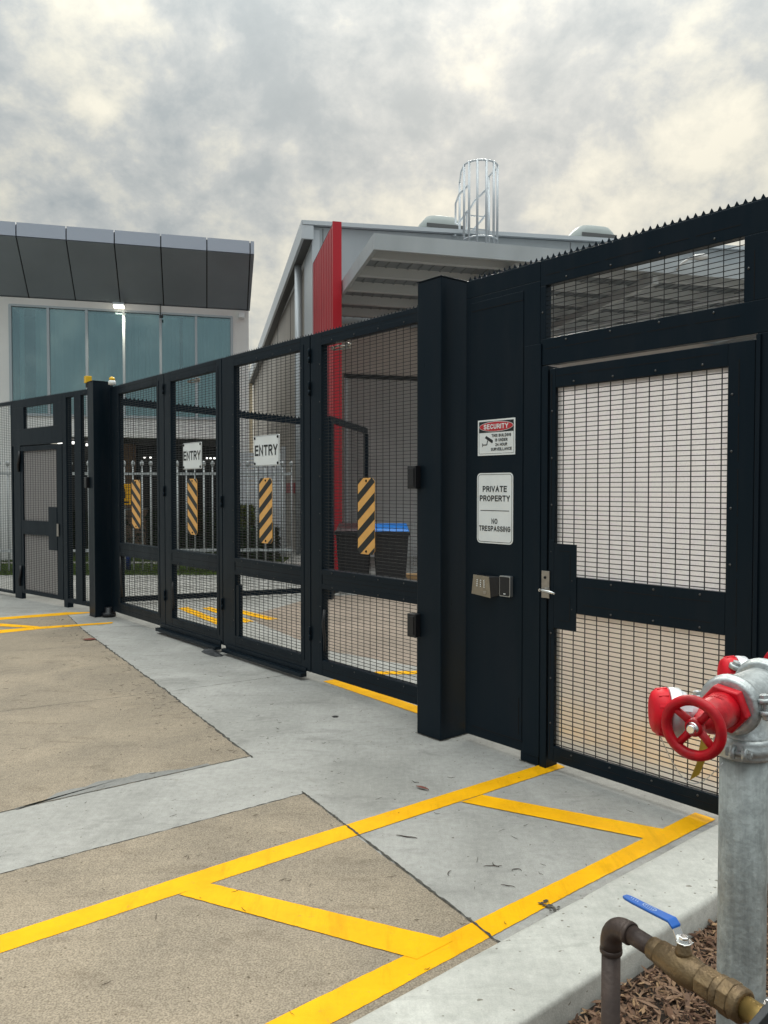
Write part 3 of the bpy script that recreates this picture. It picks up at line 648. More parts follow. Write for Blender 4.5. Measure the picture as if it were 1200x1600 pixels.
m = MB(); m.box(2.64, 4.02, YG + .001, YG + .06, .028, .060); m.box(2.64, 4.02, YG + .001, YG + .012, .0605, .10); part(L3, 'drop_bar', m, M['black'], .003)
m = MB(); m.box(3.785, 3.845, YG - .045, YG - .004, .205, .69); part(L3, 'bolt_housing', m, M['black'])
for lf, x, zs in ((L4, 2.58, (.42, 2.45, 2.72)), (L2, 4.09, (.5, 1.5)), (L1, 5.40, (.45, 1.6, 2.72))):
    for z in zs: m = MB(); m.lathe((x, YG + .012, z - .075), (0, 0, 1), [(0, .010), (.045, .010), (.046, .007), (.052, .007), (.053, .010), (.11, .010), (.115, .007)], 12); part(lf, 'hinge', m, M['black'])
def arm(lf, x):    # top latch arm hanging just under the head rail
    m = MB(); m.tube([(x, YG - .07, 2.745), (x - .08, YG - .075, 2.755), (x - .2, YG - .08, 2.735), (x - .26, YG - .07, 2.75)], .009, 8); m.bar((x - .02, YG - .08, 2.73), (x - .24, YG - .08, 2.722), .012)
    m.lathe((x - .23, YG - .08, 2.742), (0, 1, 0), [(0, .018), (.03, .018)], 10); m.lathe((x - .03, YG - .08, 2.742), (0, 1, 0), [(0, .014), (.03, .014)], 10); part(lf, 'latch_arm', m, M['steel'])
arm(L4, 2.38); arm(L2, 4.95)
m = MB(); m.tube([(2.40, YG - .01, .62), (2.405, YG + .0, .5), (2.39, YG - .005, .38), (2.40, YG - .01, .28)], .012, 8); part(L4, 'cable_loop', m, M['blackplastic'])
m = MB(); m.tube([(5.24, YG - .01, .62), (5.22, YG + .0, .5), (5.21, YG - .005, .38), (5.235, YG - .01, .28)], .012, 8); part(L2, 'cable_loop', m, M['blackplastic'])
m = MB(); m.tube([(6.70, YG - .01, .80), (6.68, YG + .0, .6), (6.665, YG - .005, .4), (6.68, YG - .01, .28)], .014, 8); part(L1, 'cable_loop', m, M['blackplastic'])

# rubber ground stop under the meeting of the two middle leaves
m = MB(); pts = [(-.17, .0), (-.13, .055), (.02, .062), (.16, .05), (.19, .0), (.10, -.06), (-.06, -.055), (-.14, -.045)]
cx, cy = 4.10, -.045
bot = [(cx + x, cy + y, .001) for x, y in pts]; top = [(cx + x * .82, cy + y * .7, .022 + .018 * math.sin(i * 1.7)) for i, (x, y) in enumerate(pts)]
m.hexa(bot, top); solo('rubber_gate_stop', m, M['rubber'], 'crumpled dark rubber pad on the concrete under the gate leaves', 'gate stop', (cx, cy, 0), F, bevel=.006)

# ---- signs on the gates
def rrect(x0, x1, z0, z1, r, n=5):
    out = []
    for cx, cz, a in ((x1 - r, z1 - r, 0), (x0 + r, z1 - r, 90), (x0 + r, z0 + r, 180), (x1 - r, z0 + r, 270)):
        for i in range(n + 1):
            q = R(a + 90 * i / n); out.append((cx + r * math.cos(q), cz + r * math.sin(q)))
    return out
def plate(poly, y, t): m = MB(); m.prism([(x, y, z) for x, z in poly], (0, t, 0)); return m
def ring_poly(mb, x0, x1, z0, z1, r, w, y, t):
    a = rrect(x0, x1, z0, z1, r); b = rrect(x0 + w, x1 - w, z0 + w, z1 - w, max(.001, r - w)); n = len(a)
    vs = [(x, y + t, z) for x, z in a] + [(x, y + t, z) for x, z in b]
    mb.add(vs, [(i, (i + 1) % n, n + (i + 1) % n, n + i) for i in range(n)])
def entry(xl, xr, label):
    t = thing('entry_sign', label, 'sign', ((xl + xr) / 2, YG + .01, 1.81), F, 'white ENTRY signs')
    y = YG + .008
    part(t, 'board', plate(rrect(xl, xr, 1.812, 2.085, .012), y, .008), M['white_sign'], .001)
    m = MB(); ring_poly(m, xl + .004, xr - .004, 1.816, 2.081, .010, .004, y, .0095); part(t, 'border', m, M['sign_edge'])
    for sx in (xl + .022, xr - .022):
        for sz in (1.834, 2.063): m = MB(); m.lathe((sx, y + .008, sz), (0, 1, 0), [(0, .013), (.004, .012), (.006, .004)], 10); part(t, 'rivet', m, M['slot'])
    lettering(t, 'ENTRY', .096, ((xl + xr) / 2, y + .009, 1.952), M['sign_black'], .19, .96)
    return t
entry(3.035, 3.465, 'nearer ENTRY sign, the one seen larger on the gate'); entry(4.495, 4.91, 'farther ENTRY sign, the one seen smaller on the gate')
def clip(poly, oct_):
    def inside(p, a, b): return (b[0] - a[0]) * (p[1] - a[1]) - (b[1] - a[1]) * (p[0] - a[0]) >= -1e-9
    out = poly
    for i in range(len(oct_)):
        a, b = oct_[i], oct_[(i + 1) % len(oct_)]; inp, out = out, []
        for j in range(len(inp)):
            p, q = inp[j - 1], inp[j]; ip, iq = inside(p, a, b), inside(q, a, b)
            if ip != iq:
                d1 = (b[0] - a[0]) * (p[1] - a[1]) - (b[1] - a[1]) * (p[0] - a[0]); d2 = (b[0] - a[0]) * (q[1] - a[1]) - (b[1] - a[1]) * (q[0] - a[0]); k = d1 / (d1 - d2)
                out.append((p[0] + (q[0] - p[0]) * k, p[1] + (q[1] - p[1]) * k))
            if iq: out.append(q)
        if not out: return []
    return out
def strip_board(xl, xr, z0, z1, lean, label, ph=0.0):
    t = thing('striped_board', label, 'reflector board', ((xl + xr) / 2, YG + .01, z0), F, 'orange and black striped boards'); y = YG + .008
    c = .028; oc = [(xl + c, z0), (xr - c, z0), (xr, z0 + c), (xr, z1 - c), (xr - c, z1), (xl + c, z1), (xl, z1 - c), (xl, z0 + c)]
    part(t, 'board', plate(oc, y, .005), M['orange'], .001)
    per = .138; w = .064; z = z0 - .30 + ph
    while z < z1 + .3:
        # lean = +1: rises towards frame +x (left in the photo)
        r0, r1 = (0, .155) if lean > 0 else (.155, 0)
        pl = clip([(xl, z + r0), (xr, z + r1), (xr, z + r1 + w), (xl, z + r0 + w)], oc)
        if len(pl) > 2: part(t, 'stripe', plate(pl, y + .005, .0008), M['strip_black'])
        z += per
    for sz in (z0 + .022, z1 - .022): m = MB(); m.lathe(((xl + xr) / 2, y + .005, sz), (0, 1, 0), [(0, .010), (.005, .008)], 10); part(t, 'rivet', m, M['slot'])
strip_board(1.722, 1.925, 1.110, 1.688, -1, 'striped board on the near gate leaf, right of both ENTRY signs')
strip_board(3.160, 3.375, 1.118, 1.704, -1, 'striped board directly under the nearer ENTRY sign')
strip_board(4.600, 4.815, 1.133, 1.712, 1, 'striped board directly under the farther ENTRY sign')
strip_board(6.038, 6.285, 1.145, 1.713, 1, 'striped board on the farthest gate leaf beside the beacon post')

# ---- signs on the solid panel
t = thing('security_sign', 'white SECURITY sign with red oval and camera pictogram, upper sign on the solid panel', 'sign', (.385, .006, 1.81), F)
xl, xr, z0, z1, y = .236, .536, 1.808, 2.025, .0045
part(t, 'board', plate([(xl, z0), (xr, z0), (xr, z1), (xl, z1)], y, .002), M['white_sign'])
m = MB(); ring_poly(m, xl + .010, xr - .010, z0 + .010, z1 - .010, .004, .0018, y, .0026); part(t, 'border', m, M['sign_black'])
part(t, 'header', plate([(xl + .012, z1 - .078), (xr - .012, z1 - .078), (xr - .012, z1 - .012), (xl + .012, z1 - .012)], y + .002, .0006), M['sign_black'])
el = lambda rx, rz, yy: plate([((xl + xr) / 2 + rx * math.cos(i * math.pi / 20), z1 - .043 + rz * math.sin(i * math.pi / 20)) for i in range(40)], yy, .0006)
part(t, 'oval_outline', el(.137, .0305, y + .0027), M['white_sign']); part(t, 'oval', el(.134, .0278, y + .0034), M['sign_red'])
lettering(t, 'SECURITY', .030, ((xl + xr) / 2, y + .0046, z1 - .043), M['white_sign'], .20, 1.05)
for i, s_ in enumerate(('THIS BUILDING', 'IS UNDER', '24 HOUR', 'SURVEILLANCE')): lettering(t, s_, .0185, (xl + .108, y + .0028, z1 - .098 - .0275 * i), M['sign_black'], .21, .92)
m = MB(); 
P2 = lambda pl: [(xr - .03 - x, y + .0028, z1 - .17 + z) for x, z in pl]
m.prism(P2([(.030, .060), (.040, .073), (.096, .043), (.094, .030), (.086, .027)]), (0, .0004, 0)); m.prism(P2([(.056, .044), (.048, .018), (.042, .018), (.050, .046)]), (0, .0004, 0))
m.prism(P2([(.046, .021), (.046, .015), (.008, .015), (.008, .021)]), (0, .0004, 0)); m.prism(P2([(.008, .028), (.012, .028), (.012, .006), (.008, .006)]), (0, .0004, 0)); part(t, 'camera_pictogram', m, M['sign_black'])
t = thing('private_property_sign', 'white PRIVATE PROPERTY NO TRESPASSING sign with rounded corners, lower sign on the solid panel', 'sign', (.395, .006, 1.272), F)
xl, xr, z0, z1 = .250, .541, 1.272, 1.701
part(t, 'board', plate(rrect(xl, xr, z0, z1, .028), y, .002), M['white_sign'])
m = MB(); ring_poly(m, xl + .008, xr - .008, z0 + .008, z1 - .008, .022, .0028, y, .0028); part(t, 'border', m, M['sign_black'])
for s_, zz_ in (('PRIVATE', 1.606), ('PROPERTY', 1.549), ('NO', 1.408), ('TRESPASSING', 1.363)):
    big = zz_ > 1.5; lettering(t, s_, .036 if big else .033, ((xl + xr) / 2, y + .0028, zz_ - (.002 if big else 0)), M['sign_black'], .195, 1.0 if big else .87)
part(t, 'divider', plate([(xl + .03, 1.470), (xr - .03, 1.470), (xr - .03, 1.4745), (xl + .03, 1.4745)], y + .0021, .0006), M['sign_black'])

# ---- keypad and card reader
t = thing('keypad_intercom', 'steel keypad faced intercom on a wedge bracket under the signs', 'keypad', (.47, .05, .95), F)
# face looks a little towards the street approach: wedge
m = MB(); m.hexa([(.355, .005, .960), (.53, .005, .965), (.53, .005, 1.078), (.355, .005, 1.075)], [(.400, .034, .945), (.518, .072, .965), (.510, .066, 1.078), (.410, .036, 1.070)]); part(t, 'bracket', m, M['blackplastic'], .003)
fq = [Vector((.398, .0345, .943)), Vector((.520, .0735, .963)), Vector((.511, .0675, 1.080)), Vector((.409, .0365, 1.072))]
nn = (fq[1] - fq[0]).cross(fq[3] - fq[0]).normalized(); nn = nn if nn.y > 0 else -nn
m = MB(); m.hexa(fq, [p + nn * .004 for p in fq]); part(t, 'face_plate', m, M['brownsteel'], .001)
for i in range(4):
    for j in range(3):
        u, v = .32 + j * .20, .76 - i * .10
        p = fq[0].lerp(fq[1], u).lerp(fq[3].lerp(fq[2], u), v) + nn * .004; m = MB(); m.lathe(p, nn, [(0, .0052), (.003, .0045)], 8); part(t, 'key', m, M['chrome'])
p = fq[0].lerp(fq[1], .30).lerp(fq[3].lerp(fq[2], .30), .2) + nn * .004; m = MB(); m.lathe(p, nn, [(0, .011), (.002, .010)], 14); part(t, 'call_button', m, M['steel'])
t = thing('card_reader', 'black rectangular card reader with grey rim beside the keypad', 'card reader', (.29, .03, .96), F)
m = MB(); m.prism([(x, .0045, z) for x, z in rrect(.248, .332, .962, 1.086, .008)], (0, .028, 0)); part(t, 'housing', m, M['sign_edge'], .002)
m = MB(); m.prism([(x, .0326, z) for x, z in rrect(.254, .326, .968, 1.080, .006)], (0, .003, 0)); part(t, 'face', m, M['blackplastic'], .001)
m = MB(); m.box(.28, .296, .0357, .0365, .977, .982); part(t, 'indicator', m, M['white_sign'])

# ---- beacon boxes on the far post
t = thing('warning_beacon', 'yellow box beacon on a black bracket at the left corner of the far post', 'beacon', (7.36, -.03, 2.93), F)
m = MB(); m.box(7.335, 7.375, -.03, .01, 2.90, 2.955); part(t, 'bracket', m, M['blackplastic'])
m = MB(); m.box(7.312, 7.388, -.05, .026, 2.956, 3.045); part(t, 'beacon_box', m, M['yellowbox'], .006)
t = thing('flashing_lamp', 'small yellow dome lamp on a white base at the right of the far post', 'lamp', (6.95, -.15, 2.93), F)
m = MB(); m.lathe((6.90, -.15, 2.90), (0, 0, 1), [(0, .045), (.04, .045), (.055, .035)], 14); part(t, 'base', m, M['white_sign'])
m = MB(); m.lathe((6.90, -.15, 2.956), (0, 0, 1), [(0, .036), (.02, .036), (.035, .028), (.045, .010)], 14); part(t, 'dome', m, M['yellowbox'])

# ------------------------------------------------------------------ far fence beyond the left post (frame S)
fg = thing('fixed_fence_frame', 'far dark navy fence frame with two narrow mesh slots left of the beacon post', 'fence', (.35, 0, 0), S)
m = MB(); m.box(.025, .07, -.05, 0, .07, 2.9); m.box(.255, .43, -.05, 0, .07, 2.9); m.box(.645, .75, -.08, 0, 0, 2.9); m.box(.071, .254, -.05, 0, 2.84, 2.9); m.box(.431, .644, -.05, 0, 2.84, 2.9)
m.box(.071, .254, -.05, 0, .07, .125); m.box(.431, .644, -.05, 0, .07, .125); part(fg, 'frame', m, M['black'], .002)
m = MB(); wires(m, .07, .255, .125, 2.84, -.02, .0762); wires(m, .43, .645, .125, 2.84, -.02, .0762); part(fg, 'wire_mesh', m, M['wire'], stuff=True)
m = MB(); m.box(.751, 2.24, -.05, 0, 2.79, 2.9); m.box(.751, 2.24, -.05, 0, 2.24, 2.48); m.box(.751, 1.0, -.05, 0, 2.48, 2.79); m.box(1.87, 2.24, -.05, 0, 2.48, 2.79); m.box(1.99, 2.20, -.06, 0, 0, 2.24)
part(fg, 'head_frame', m, M['black'], .002)
m = MB(); wires(m, 1.0, 1.87, 2.48, 2.79, -.02); part(fg, 'wire_mesh', m, M['wire'], stuff=True)
m = MB(); bolts(m, [(.07, .255, .125, 2.84), (.43, .645, .125, 2.84)], 0, step=.3); part(fg, 'bolt', m, M['bolt'], stuff=True)
m = MB(); spike_strip(m, .03, 2.24, -.025, 2.90); part(fg, 'spike_strip', m, M['black'], stuff=True)
dg_ = thing('pedestrian_gate', 'far dark navy pedestrian gate with frosted sheet, left of the beacon post', 'gate', (1.4, 0, 0), S)
m = MB(); m.box(.77, .92, -.045, -.002, .09, 2.225); m.box(1.92, 1.985, -.045, -.002, .09, 2.225); m.box(.92, 1.92, -.045, -.002, 2.215 - .06, 2.225); m.box(.92, 1.92, -.045, -.002, .09, .145); m.box(.92, 1.92, -.045, -.002, .955, 1.155); part(dg_, 'frame', m, M['black2'], .002)
m = MB(); m.box(.921, 1.16, -.012, .003, .76, 1.36); part(dg_, 'lock_plate', m, M['black'])
m = MB(); wires(m, .92, 1.92, .145, .955, -.014); wires(m, .92, 1.92, 1.155, 2.155, -.014); part(dg_, 'wire_mesh', m, M['wire'], stuff=True)
m = MB(); m.box(.91, 1.93, -.026, -.023, .13, .97); part(dg_, 'frosted_sheet', m, M['frost_far']); m = MB(); m.box(.91, 1.93, -.026, -.023, 1.14, 2.17); part(dg_, 'frosted_sheet', m, M['frost_far'])
m = MB(); m.box(.86, .91, .003, .012, .96, 1.13); part(dg_, 'lock_case', m, M['steel'])
for z in (.35, 2.02): m = MB(); m.tube([(2.02, .01, z - .16), (2.02, .02, z - .05), (1.99, .02, z), (1.99, .01, z + .14)], .022, 8); part(dg_, 'hinge', m, M['blackplastic'])
ff = thing('mesh_fence_panel', 'plain dark mesh fence panel at the left edge of the picture', 'fence', (3.4, 0, 0), S)
m = MB(); m.box(2.245, 2.285, -.05, 0, .05, 2.9); m.box(2.285, 4.6, -.05, 0, 2.855, 2.9); m.box(2.285, 4.6, -.05, 0, .05, .085); m.box(4.6, 4.7, -.08, 0, 0, 2.9); part(ff, 'frame', m, M['black'], .002)
m = MB(); wires(m, 2.285, 4.6, .085, 2.855, -.02); part(ff, 'wire_mesh', m, M['wire'], stuff=True)
m = MB(); spike_strip(m, 2.25, 4.7, -.025, 2.90); part(ff, 'spike_strip', m, M['black'], stuff=True)

# ------------------------------------------------------------------ inner fence behind the gate
def inner_fence(p, q, zt0, zt1, zb, label, posts=()):
    p, q = Vector((*p, 0)), Vector((*q, 0)); t = thing('inner_mesh_fence', label, 'fence', tuple((p + q) / 2))
    u = (q - p).normalized(); L = (q - p).length
    m = MB(); m.bar(p + Vector((0, 0, zt0)), q + Vector((0, 0, zt1)), .05, .09); part(t, 'top_rail', m, M['black'])
    m = MB(); m.bar(p + Vector((0, 0, zb + .04)), q + Vector((0, 0, zb + .04)), .05, .07); part(t, 'bottom_rail', m, M['black'])
    for s_, w in posts:
        c = p + u * (s_ * L); m = MB(); m.bar(c, c + Vector((0, 0, zt0 + (zt1 - zt0) * s_ - .05)), w, w, up=tuple(u)); part(t, 'post', m, M['black'])
    m = MB(); k = 0
    while k < L: c = p + u * k; z_ = zt0 + (zt1 - zt0) * k / L; m.bar(c + Vector((0, 0, zb)), c + Vector((0, 0, z_)), .0036, .0036, up=tuple(u)); k += .0762
    z_ = zb + .08
    while z_ < min(zt0, zt1) - .04: m.bar(p + Vector((0, 0, z_)), q + Vector((0, 0, z_)), .0036); z_ += .0508
    part(t, 'wire_mesh', m, M['wire'], stuff=True)
    m = MB(); k = .02
    while k < L - .02:
        c = p + u * k + Vector((0, 0, zt0 + (zt1 - zt0) * k / L + .045)); m.hexa([c - u * .018 - Vector((0, .002, 0)), c + u * .018 - Vector((0, .002, 0)), c + u * .018 + Vector((0, .002, 0)), c - u * .018 + Vector((0, .002, 0))], [c + Vector((x, y_, .032)) for x, y_ in ((-.001, -.001), (.001, -.001), (.001, .001), (-.001, .001))]); k += .055
    part(t, 'spike_strip', m, M['black'], stuff=True)
    return t
inner_fence((-3.70, 11.0), (-1.20, 12.0), 2.82, 2.62, .03, 'spiked mesh fence crossing the yard behind the ENTRY signs', ((0, .06), (.60, .09)))
inner_fence((-.80, 11.55), (-.30, 13.6), 2.62, 2.60, .05, 'spiked mesh fence behind the near leaf, in front of the red wall', ((0, .11), (1, .06)))

# ------------------------------------------------------------------ left building
lb = thing('office_building', 'white office block with dark angled parapet and long teal window', 'building', tuple(CL))
def bp(parent, name, mat_, fn, *boxes, bevel=0, stuff=False, label=None):
    m = MB(fn)
    for b_ in boxes: m.box(*b_)
    return part(parent, name, m, M[mat_], bevel, stuff, label)
bp(lb, 'wall', 'render', LBf, (-14, -5.24, 0, .3, 0, 5.85), (-5.24, -.38, 0, .3, 2.80, 3.24), (-5.24, -.38, 0, .3, 5.70, 5.85), (-.38, 0, 0, .3, 0, 5.85), (-.3, 0, .3, 12, 2.8, 5.85), (-.3, 0, 9, 12, 0, 2.8))
bp(lb, 'roof', 'soffit', LBf, (-14, 0, .31, 12, 5.86, 6.0))
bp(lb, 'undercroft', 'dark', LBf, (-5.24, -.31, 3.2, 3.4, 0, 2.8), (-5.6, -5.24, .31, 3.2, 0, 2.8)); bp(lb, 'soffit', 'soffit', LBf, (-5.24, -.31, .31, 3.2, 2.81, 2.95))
bp(lb, 'floor_slab', 'soffit', LBf, (-5.24, -.31, .9, 12, 3.0, 3.1))
ja = [-14, -10.6, -9.63, -8.66, -7.7, -6.75, -5.79, -4.83, -3.86, -2.9, -1.945, -.97, -.03]
for i in range(1, len(ja) - 1):
    a0, a1 = ja[i] + .012, ja[i + 1] - .012
    m = MB(LBf); m.hexa([(a0, -.02, 5.88), (a1, -.02, 5.88), (a1, .05, 5.86), (a0, .05, 5.86)], [(a0, -1.2, 6.83), (a1, -1.2, 6.83), (a1, -1.13, 6.87), (a0, -1.13, 6.87)]); part(lb, 'dark_panel', m, M['claddark'])
    m = MB(LBf); m.box(a0, a1, -1.2, -1.14, 6.85, 7.13); part(lb, 'silver_panel', m, M['cladsilver'])
m = MB(LBf); m.hexa([(-.018, -.02, 5.88), (.03, -.02, 5.88), (.03, .05, 5.86), (-.018, .05, 5.86)], [(-.018, -1.2, 6.83), (.06, -1.2, 6.83), (.06, -1.13, 6.87), (-.018, -1.13, 6.87)]); part(lb, 'dark_panel', m, M['claddark'])
m = MB(LBf); m.box(-.018, .06, -1.2, -1.14, 6.85, 7.13); part(lb, 'silver_panel', m, M['cladsilver'])
m = MB(LBf); m.hexa([(-11, 0, 5.9), (.02, 0, 5.9), (.02, .3, 5.9), (-11, .3, 5.9)], [(-11, -1.12, 6.84), (.045, -1.12, 6.84), (.045, -.8, 6.84), (-11, -.8, 6.84)]); m.box(-11, .045, -1.12, -.8, 6.86, 7.11); m.hexa([(0, -.0, 6.01), (.03, 0, 6.01), (.03, 6, 6.01), (0, 6, 6.01)], [(0, -.79, 7.1), (.03, -.79, 7.1), (.03, 6, 7.1), (0, 6, 7.1)]); part(lb, 'parapet_core', m, M['gap'])
mull = [-5.22, -4.44, -3.63, -2.83, -2.02, -1.22, -.40]
for a in mull: bp(lb, 'mullion', 'alum_frame', LBf, (a - .028, a + .028, -.02, .10, 3.26, 5.68))
bp(lb, 'window_head', 'alum_frame', LBf, (-5.24, -.38, -.015, .10, 5.655, 5.698)); bp(lb, 'window_sill', 'alum_frame', LBf, (-5.24, -.38, -.03, .12, 3.242, 3.30))
for i in range(6): bp(lb, 'pane', 'glass', LBf, (mull[i] + .029, mull[i + 1] - .029, .045, .051, 3.305, 5.65))
m = MB(LBf); a = -5.05
while a < -.45:
    w = .088; sk = random.uniform(-.03, .03)
    if not (-1.99 + .35 < a < -1.99 + .40) and not (-1.52 < a < -1.47) and not (-4.98 < a < -4.80):
        m.hexa([(a, .12 + sk, 3.32), (a + w, .15 - sk, 3.32), (a + w, .152 - sk, 3.32), (a, .122 + sk, 3.32)], [(a, .12, 5.62), (a + w, .15, 5.62), (a + w, .152, 5.62), (a, .122, 5.62)])
    a += .082
part(lb, 'vertical_blind', m, M['blind'], stuff=True)
bp(lb, 'room_back', 'soffit', LBf, (-5.24, -.38, 1.2, 1.3, 3.2, 5.7), (-5.30, -5.241, .31, 1.2, 3.2, 5.7))
bp(lb, 'room_ceiling', 'soffit', LBf, (-5.2, -.4, .31, 1.2, 5.70, 5.80))
t = thing('wall_floodlight', 'lit wall floodlight on a short arm above the teal window', 'lamp', tuple(LBf(Vector((-2.88, -.1, 5.75)))))
m = MB(LBf); m.bar((-2.80, -.0, 5.86), (-2.88, -.22, 5.80), .03); part(t, 'arm', m, M['steel'])
m = MB(LBf); m.box(-3.04, -2.78, -.34, -.14, 5.745, 5.80); part(t, 'housing', m, M['alum_frame'], .01); m = MB(LBf); m.box(-3.02, -2.80, -.35, -.16, 5.69, 5.744); part(t, 'lens', m, M['lamp'], .01)
lt = bpy.data.lights.new('floodlight_lamp', 'SPOT'); lt.energy = 60; lt.color = (1, .92, .72); lt.spot_size = R(120); lt.spot_blend = .8; lt.shadow_soft_size = .08
lo = bpy.data.objects.new('floodlight_lamp', lt); COL.objects.link(lo); lo.parent = t; lo.location = LBf(Vector((-2.90, -.30, 5.66))) - ORG[t]; lo.rotation_euler = (R(18), 0, 0)
m = MB(LBf); m.box(-.24, -.10, -.12, -.005, 5.66, 5.78); solo('wall_sensor', m, M['white_sign'], 'small white sensor box at the right end of the office wall', 'sensor', tuple(LBf(Vector((-.17, -.06, 5.66)))), bevel=.01)
m = MB(LBf); m.bar((-2.02, -.03, 5.88), (-2.02, -.03, 5.62), .02); m.bar((-2.02, -.03, 5.62), (-1.98, -.2, 5.56), .02); m.box(-2.03, -1.95, -.26, -.18, 5.53, 5.58); solo('wall_camera', m, M['sign_black'], 'small dark camera bracket over the office window', 'camera', tuple(LBf(Vector((-2.0, -.06, 5.6)))))
for a0, a1_, b0, lab in ((-4.50, -4.10, 1.4, 'lit strip lamp under the office overhang, the longer left one'), (-3.98, -3.7, 2.3, 'lit strip lamp under the office overhang, the shorter right one')):
    m = MB(LBf); m.box(a0, a1_, b0, b0 + .1, 2.71, 2.77); solo('strip_lamp', m, M['lampwhite'], lab, 'lamp', tuple(LBf(Vector((a0, b0, 2.7)))))
for a in (-2.6, -2.45, -1.0, -.9, -.8):
    m = MB(LBf); m.box(a, a + .05, 2.6, 2.65, 2.42, 2.46); solo('downlight', m, M['lampwhite'], {-2.6: 'first of two tiny lit spots seen through the farthest gate leaf', -2.45: 'second of two tiny lit spots seen through the farthest gate leaf', -1.0: 'left one of three tiny lit spots right of the farther ENTRY sign', -.9: 'middle one of three tiny lit spots right of the farther ENTRY sign', -.8: 'right one of three tiny lit spots right of the farther ENTRY sign'}[a], 'lamp', tuple(LBf(Vector((a, 2.6, 2.42)))), group='tiny lit spots in the undercroft')

# ------------------------------------------------------------------ right building
rb = thing('warehouse', 'grey metal warehouse with red fin wall and deep flat canopy', 'building', tuple(CR))
zt = lambda a: 7.56 + a * .030
m = MB(RBf); m.hexa([(0, 0, 4.2), (14, 0, 4.2), (14, .2, 4.2), (0, .2, 4.2)], [(0, 0, zt(0) - .1), (14, 0, zt(14) - .1), (14, .2, zt(14) - .1), (0, .2, zt(0) - .1)]); part(rb, 'upper_wall', m, M['zinc'])
for a in (.22, .5, 6.35): bp(rb, 'wall_joint', 'soffit', RBf, (a, a + .012, -.008, -.001, 5.6, zt(a) - .12))
bp(rb, 'lower_wall', 'warmwall', RBf, (.16, 14, -.05, -.012, 4.22, 5.34), (.16, .70, -.05, -.012, 0, 4.215), (5.6, 14, -.05, -.012, 0, 4.215))
m = MB(RBf); m.hexa([(-.25, -.12, zt(0) - .09), (14, -.12, zt(14) - .09), (14, .1, zt(14) - .09), (-.25, .1, zt(0) - .09)], [(-.25, -.12, zt(0)), (14, -.12, zt(14)), (14, .1, zt(14)), (-.25, .1, zt(0))]); part(rb, 'roof_capping', m, M['trim'])
m = MB(RBf); m.hexa([(-.26, .11, zt(0) - .1), (14, .11, zt(14) - .1), (14, 22, zt(14) - .6), (-.26, 22, zt(0) - .6)], [(-.26, .11, zt(0) - .02), (14, .11, zt(14) - .02), (14, 22, zt(14) - .5), (-.26, 22, zt(0) - .5)]); part(rb, 'roof', m, M['zinc'])
bp(rb, 'side_wall', 'sidewall', RBf, (.0, .15, .25, 21, 0, 7.0)); bp(rb, 'corner_wall', 'trim', RBf, (-.02, .149, -.012, 1.4, 0, 7.4))
for b_ in (4.6, 8.4, 12.2, 16): bp(rb, 'wall_joint', 'soffit', RBf, (-.008, -.001, b_, b_ + .03, 0, 7.0))
m = MB(RBf); m.hexa([(-.27, -.05, zt(0) - .40), (-.21, -.05, zt(0) - .40), (-.21, 21, zt(0) - .95), (-.27, 21, zt(0) - .95)], [(-.27, -.05, zt(0)), (-.21, -.05, zt(0)), (-.21, 21, zt(0) - .5), (-.27, 21, zt(0) - .5)]); part(rb, 'barge_board', m, M['trim'])
m = MB(RBf); m.hexa([(-.209, -.05, zt(0) - .40), (-.02, -.05, zt(0) - .40), (-.02, 21, zt(0) - .95), (-.209, 21, zt(0) - .95)], [(-.209, -.05, zt(0) - .34), (-.02, -.05, zt(0) - .34), (-.02, 21, zt(0) - .89), (-.209, 21, zt(0) - .89)]); part(rb, 'eaves_soffit', m, M['soffit'])
bp(rb, 'barge_end', 'trim', RBf, (-.27, -.252, -.11, -.052, zt(0) - .40, zt(0)), (-.252, -.0, -.11, -.052, zt(0) - .40, zt(0) - .1))
m = MB(RBf); m.tube([(-.105, 1.9, 0), (-.105, 1.9, 7.15)], .09, 12); part(rb, 'downpipe', m, M['trim'])
m = MB(RBf); m.bar((-.25, 20.6, 0), (-.25, 20.6, 6.9), .35); part(rb, 'sunlit_end_strip', m, mat('sunlit_end_tint', (.72, .60, .42), .5))  # added post, its cream colour paints sunlight on the far wall end
# red fin
bp(rb, 'red_fin', 'redfin', RBf, (0.0, .12, -2.8, -.013, 0, 6.645))
for b_ in np.arange(-2.6, -.1, .33): bp(rb, 'fin_rib', 'redfin2', RBf, (-.008, -.001, b_, b_ + .012, 0, 6.6))
bp(rb, 'fin_edge', 'redfin2', RBf, (-.02, .15, -2.86, -2.801, 0, 6.66))
bp(rb, 'fin_cap', 'gap', RBf, (0.0, .12, -2.8, -.013, 6.646, 6.66))
# shutter
m = MB(RBf); z = 0.05
while z < 4.12:
    m.hexa([(.78, -.045, z), (5.5, -.045, z), (5.5, .02, z), (.78, .02, z)], [(.78, -.020, z + .074), (5.5, -.020, z + .074), (5.5, .02, z + .074), (.78, .02, z + .074)]); z += .075
part(rb, 'roller_shutter', m, M['roller'], stuff=True)
bp(rb, 'shutter_guide', 'trim', RBf, (.70, .775, -.09, -.051, 0, 4.2)); bp(rb, 'shutter_head', 'sign_black', RBf, (.70, 5.6, -.10, -.051, 4.12, 4.21)); bp(rb, 'shutter_guide', 'trim', RBf, (5.51, 5.59, -.09, -.051, 0, 4.11))
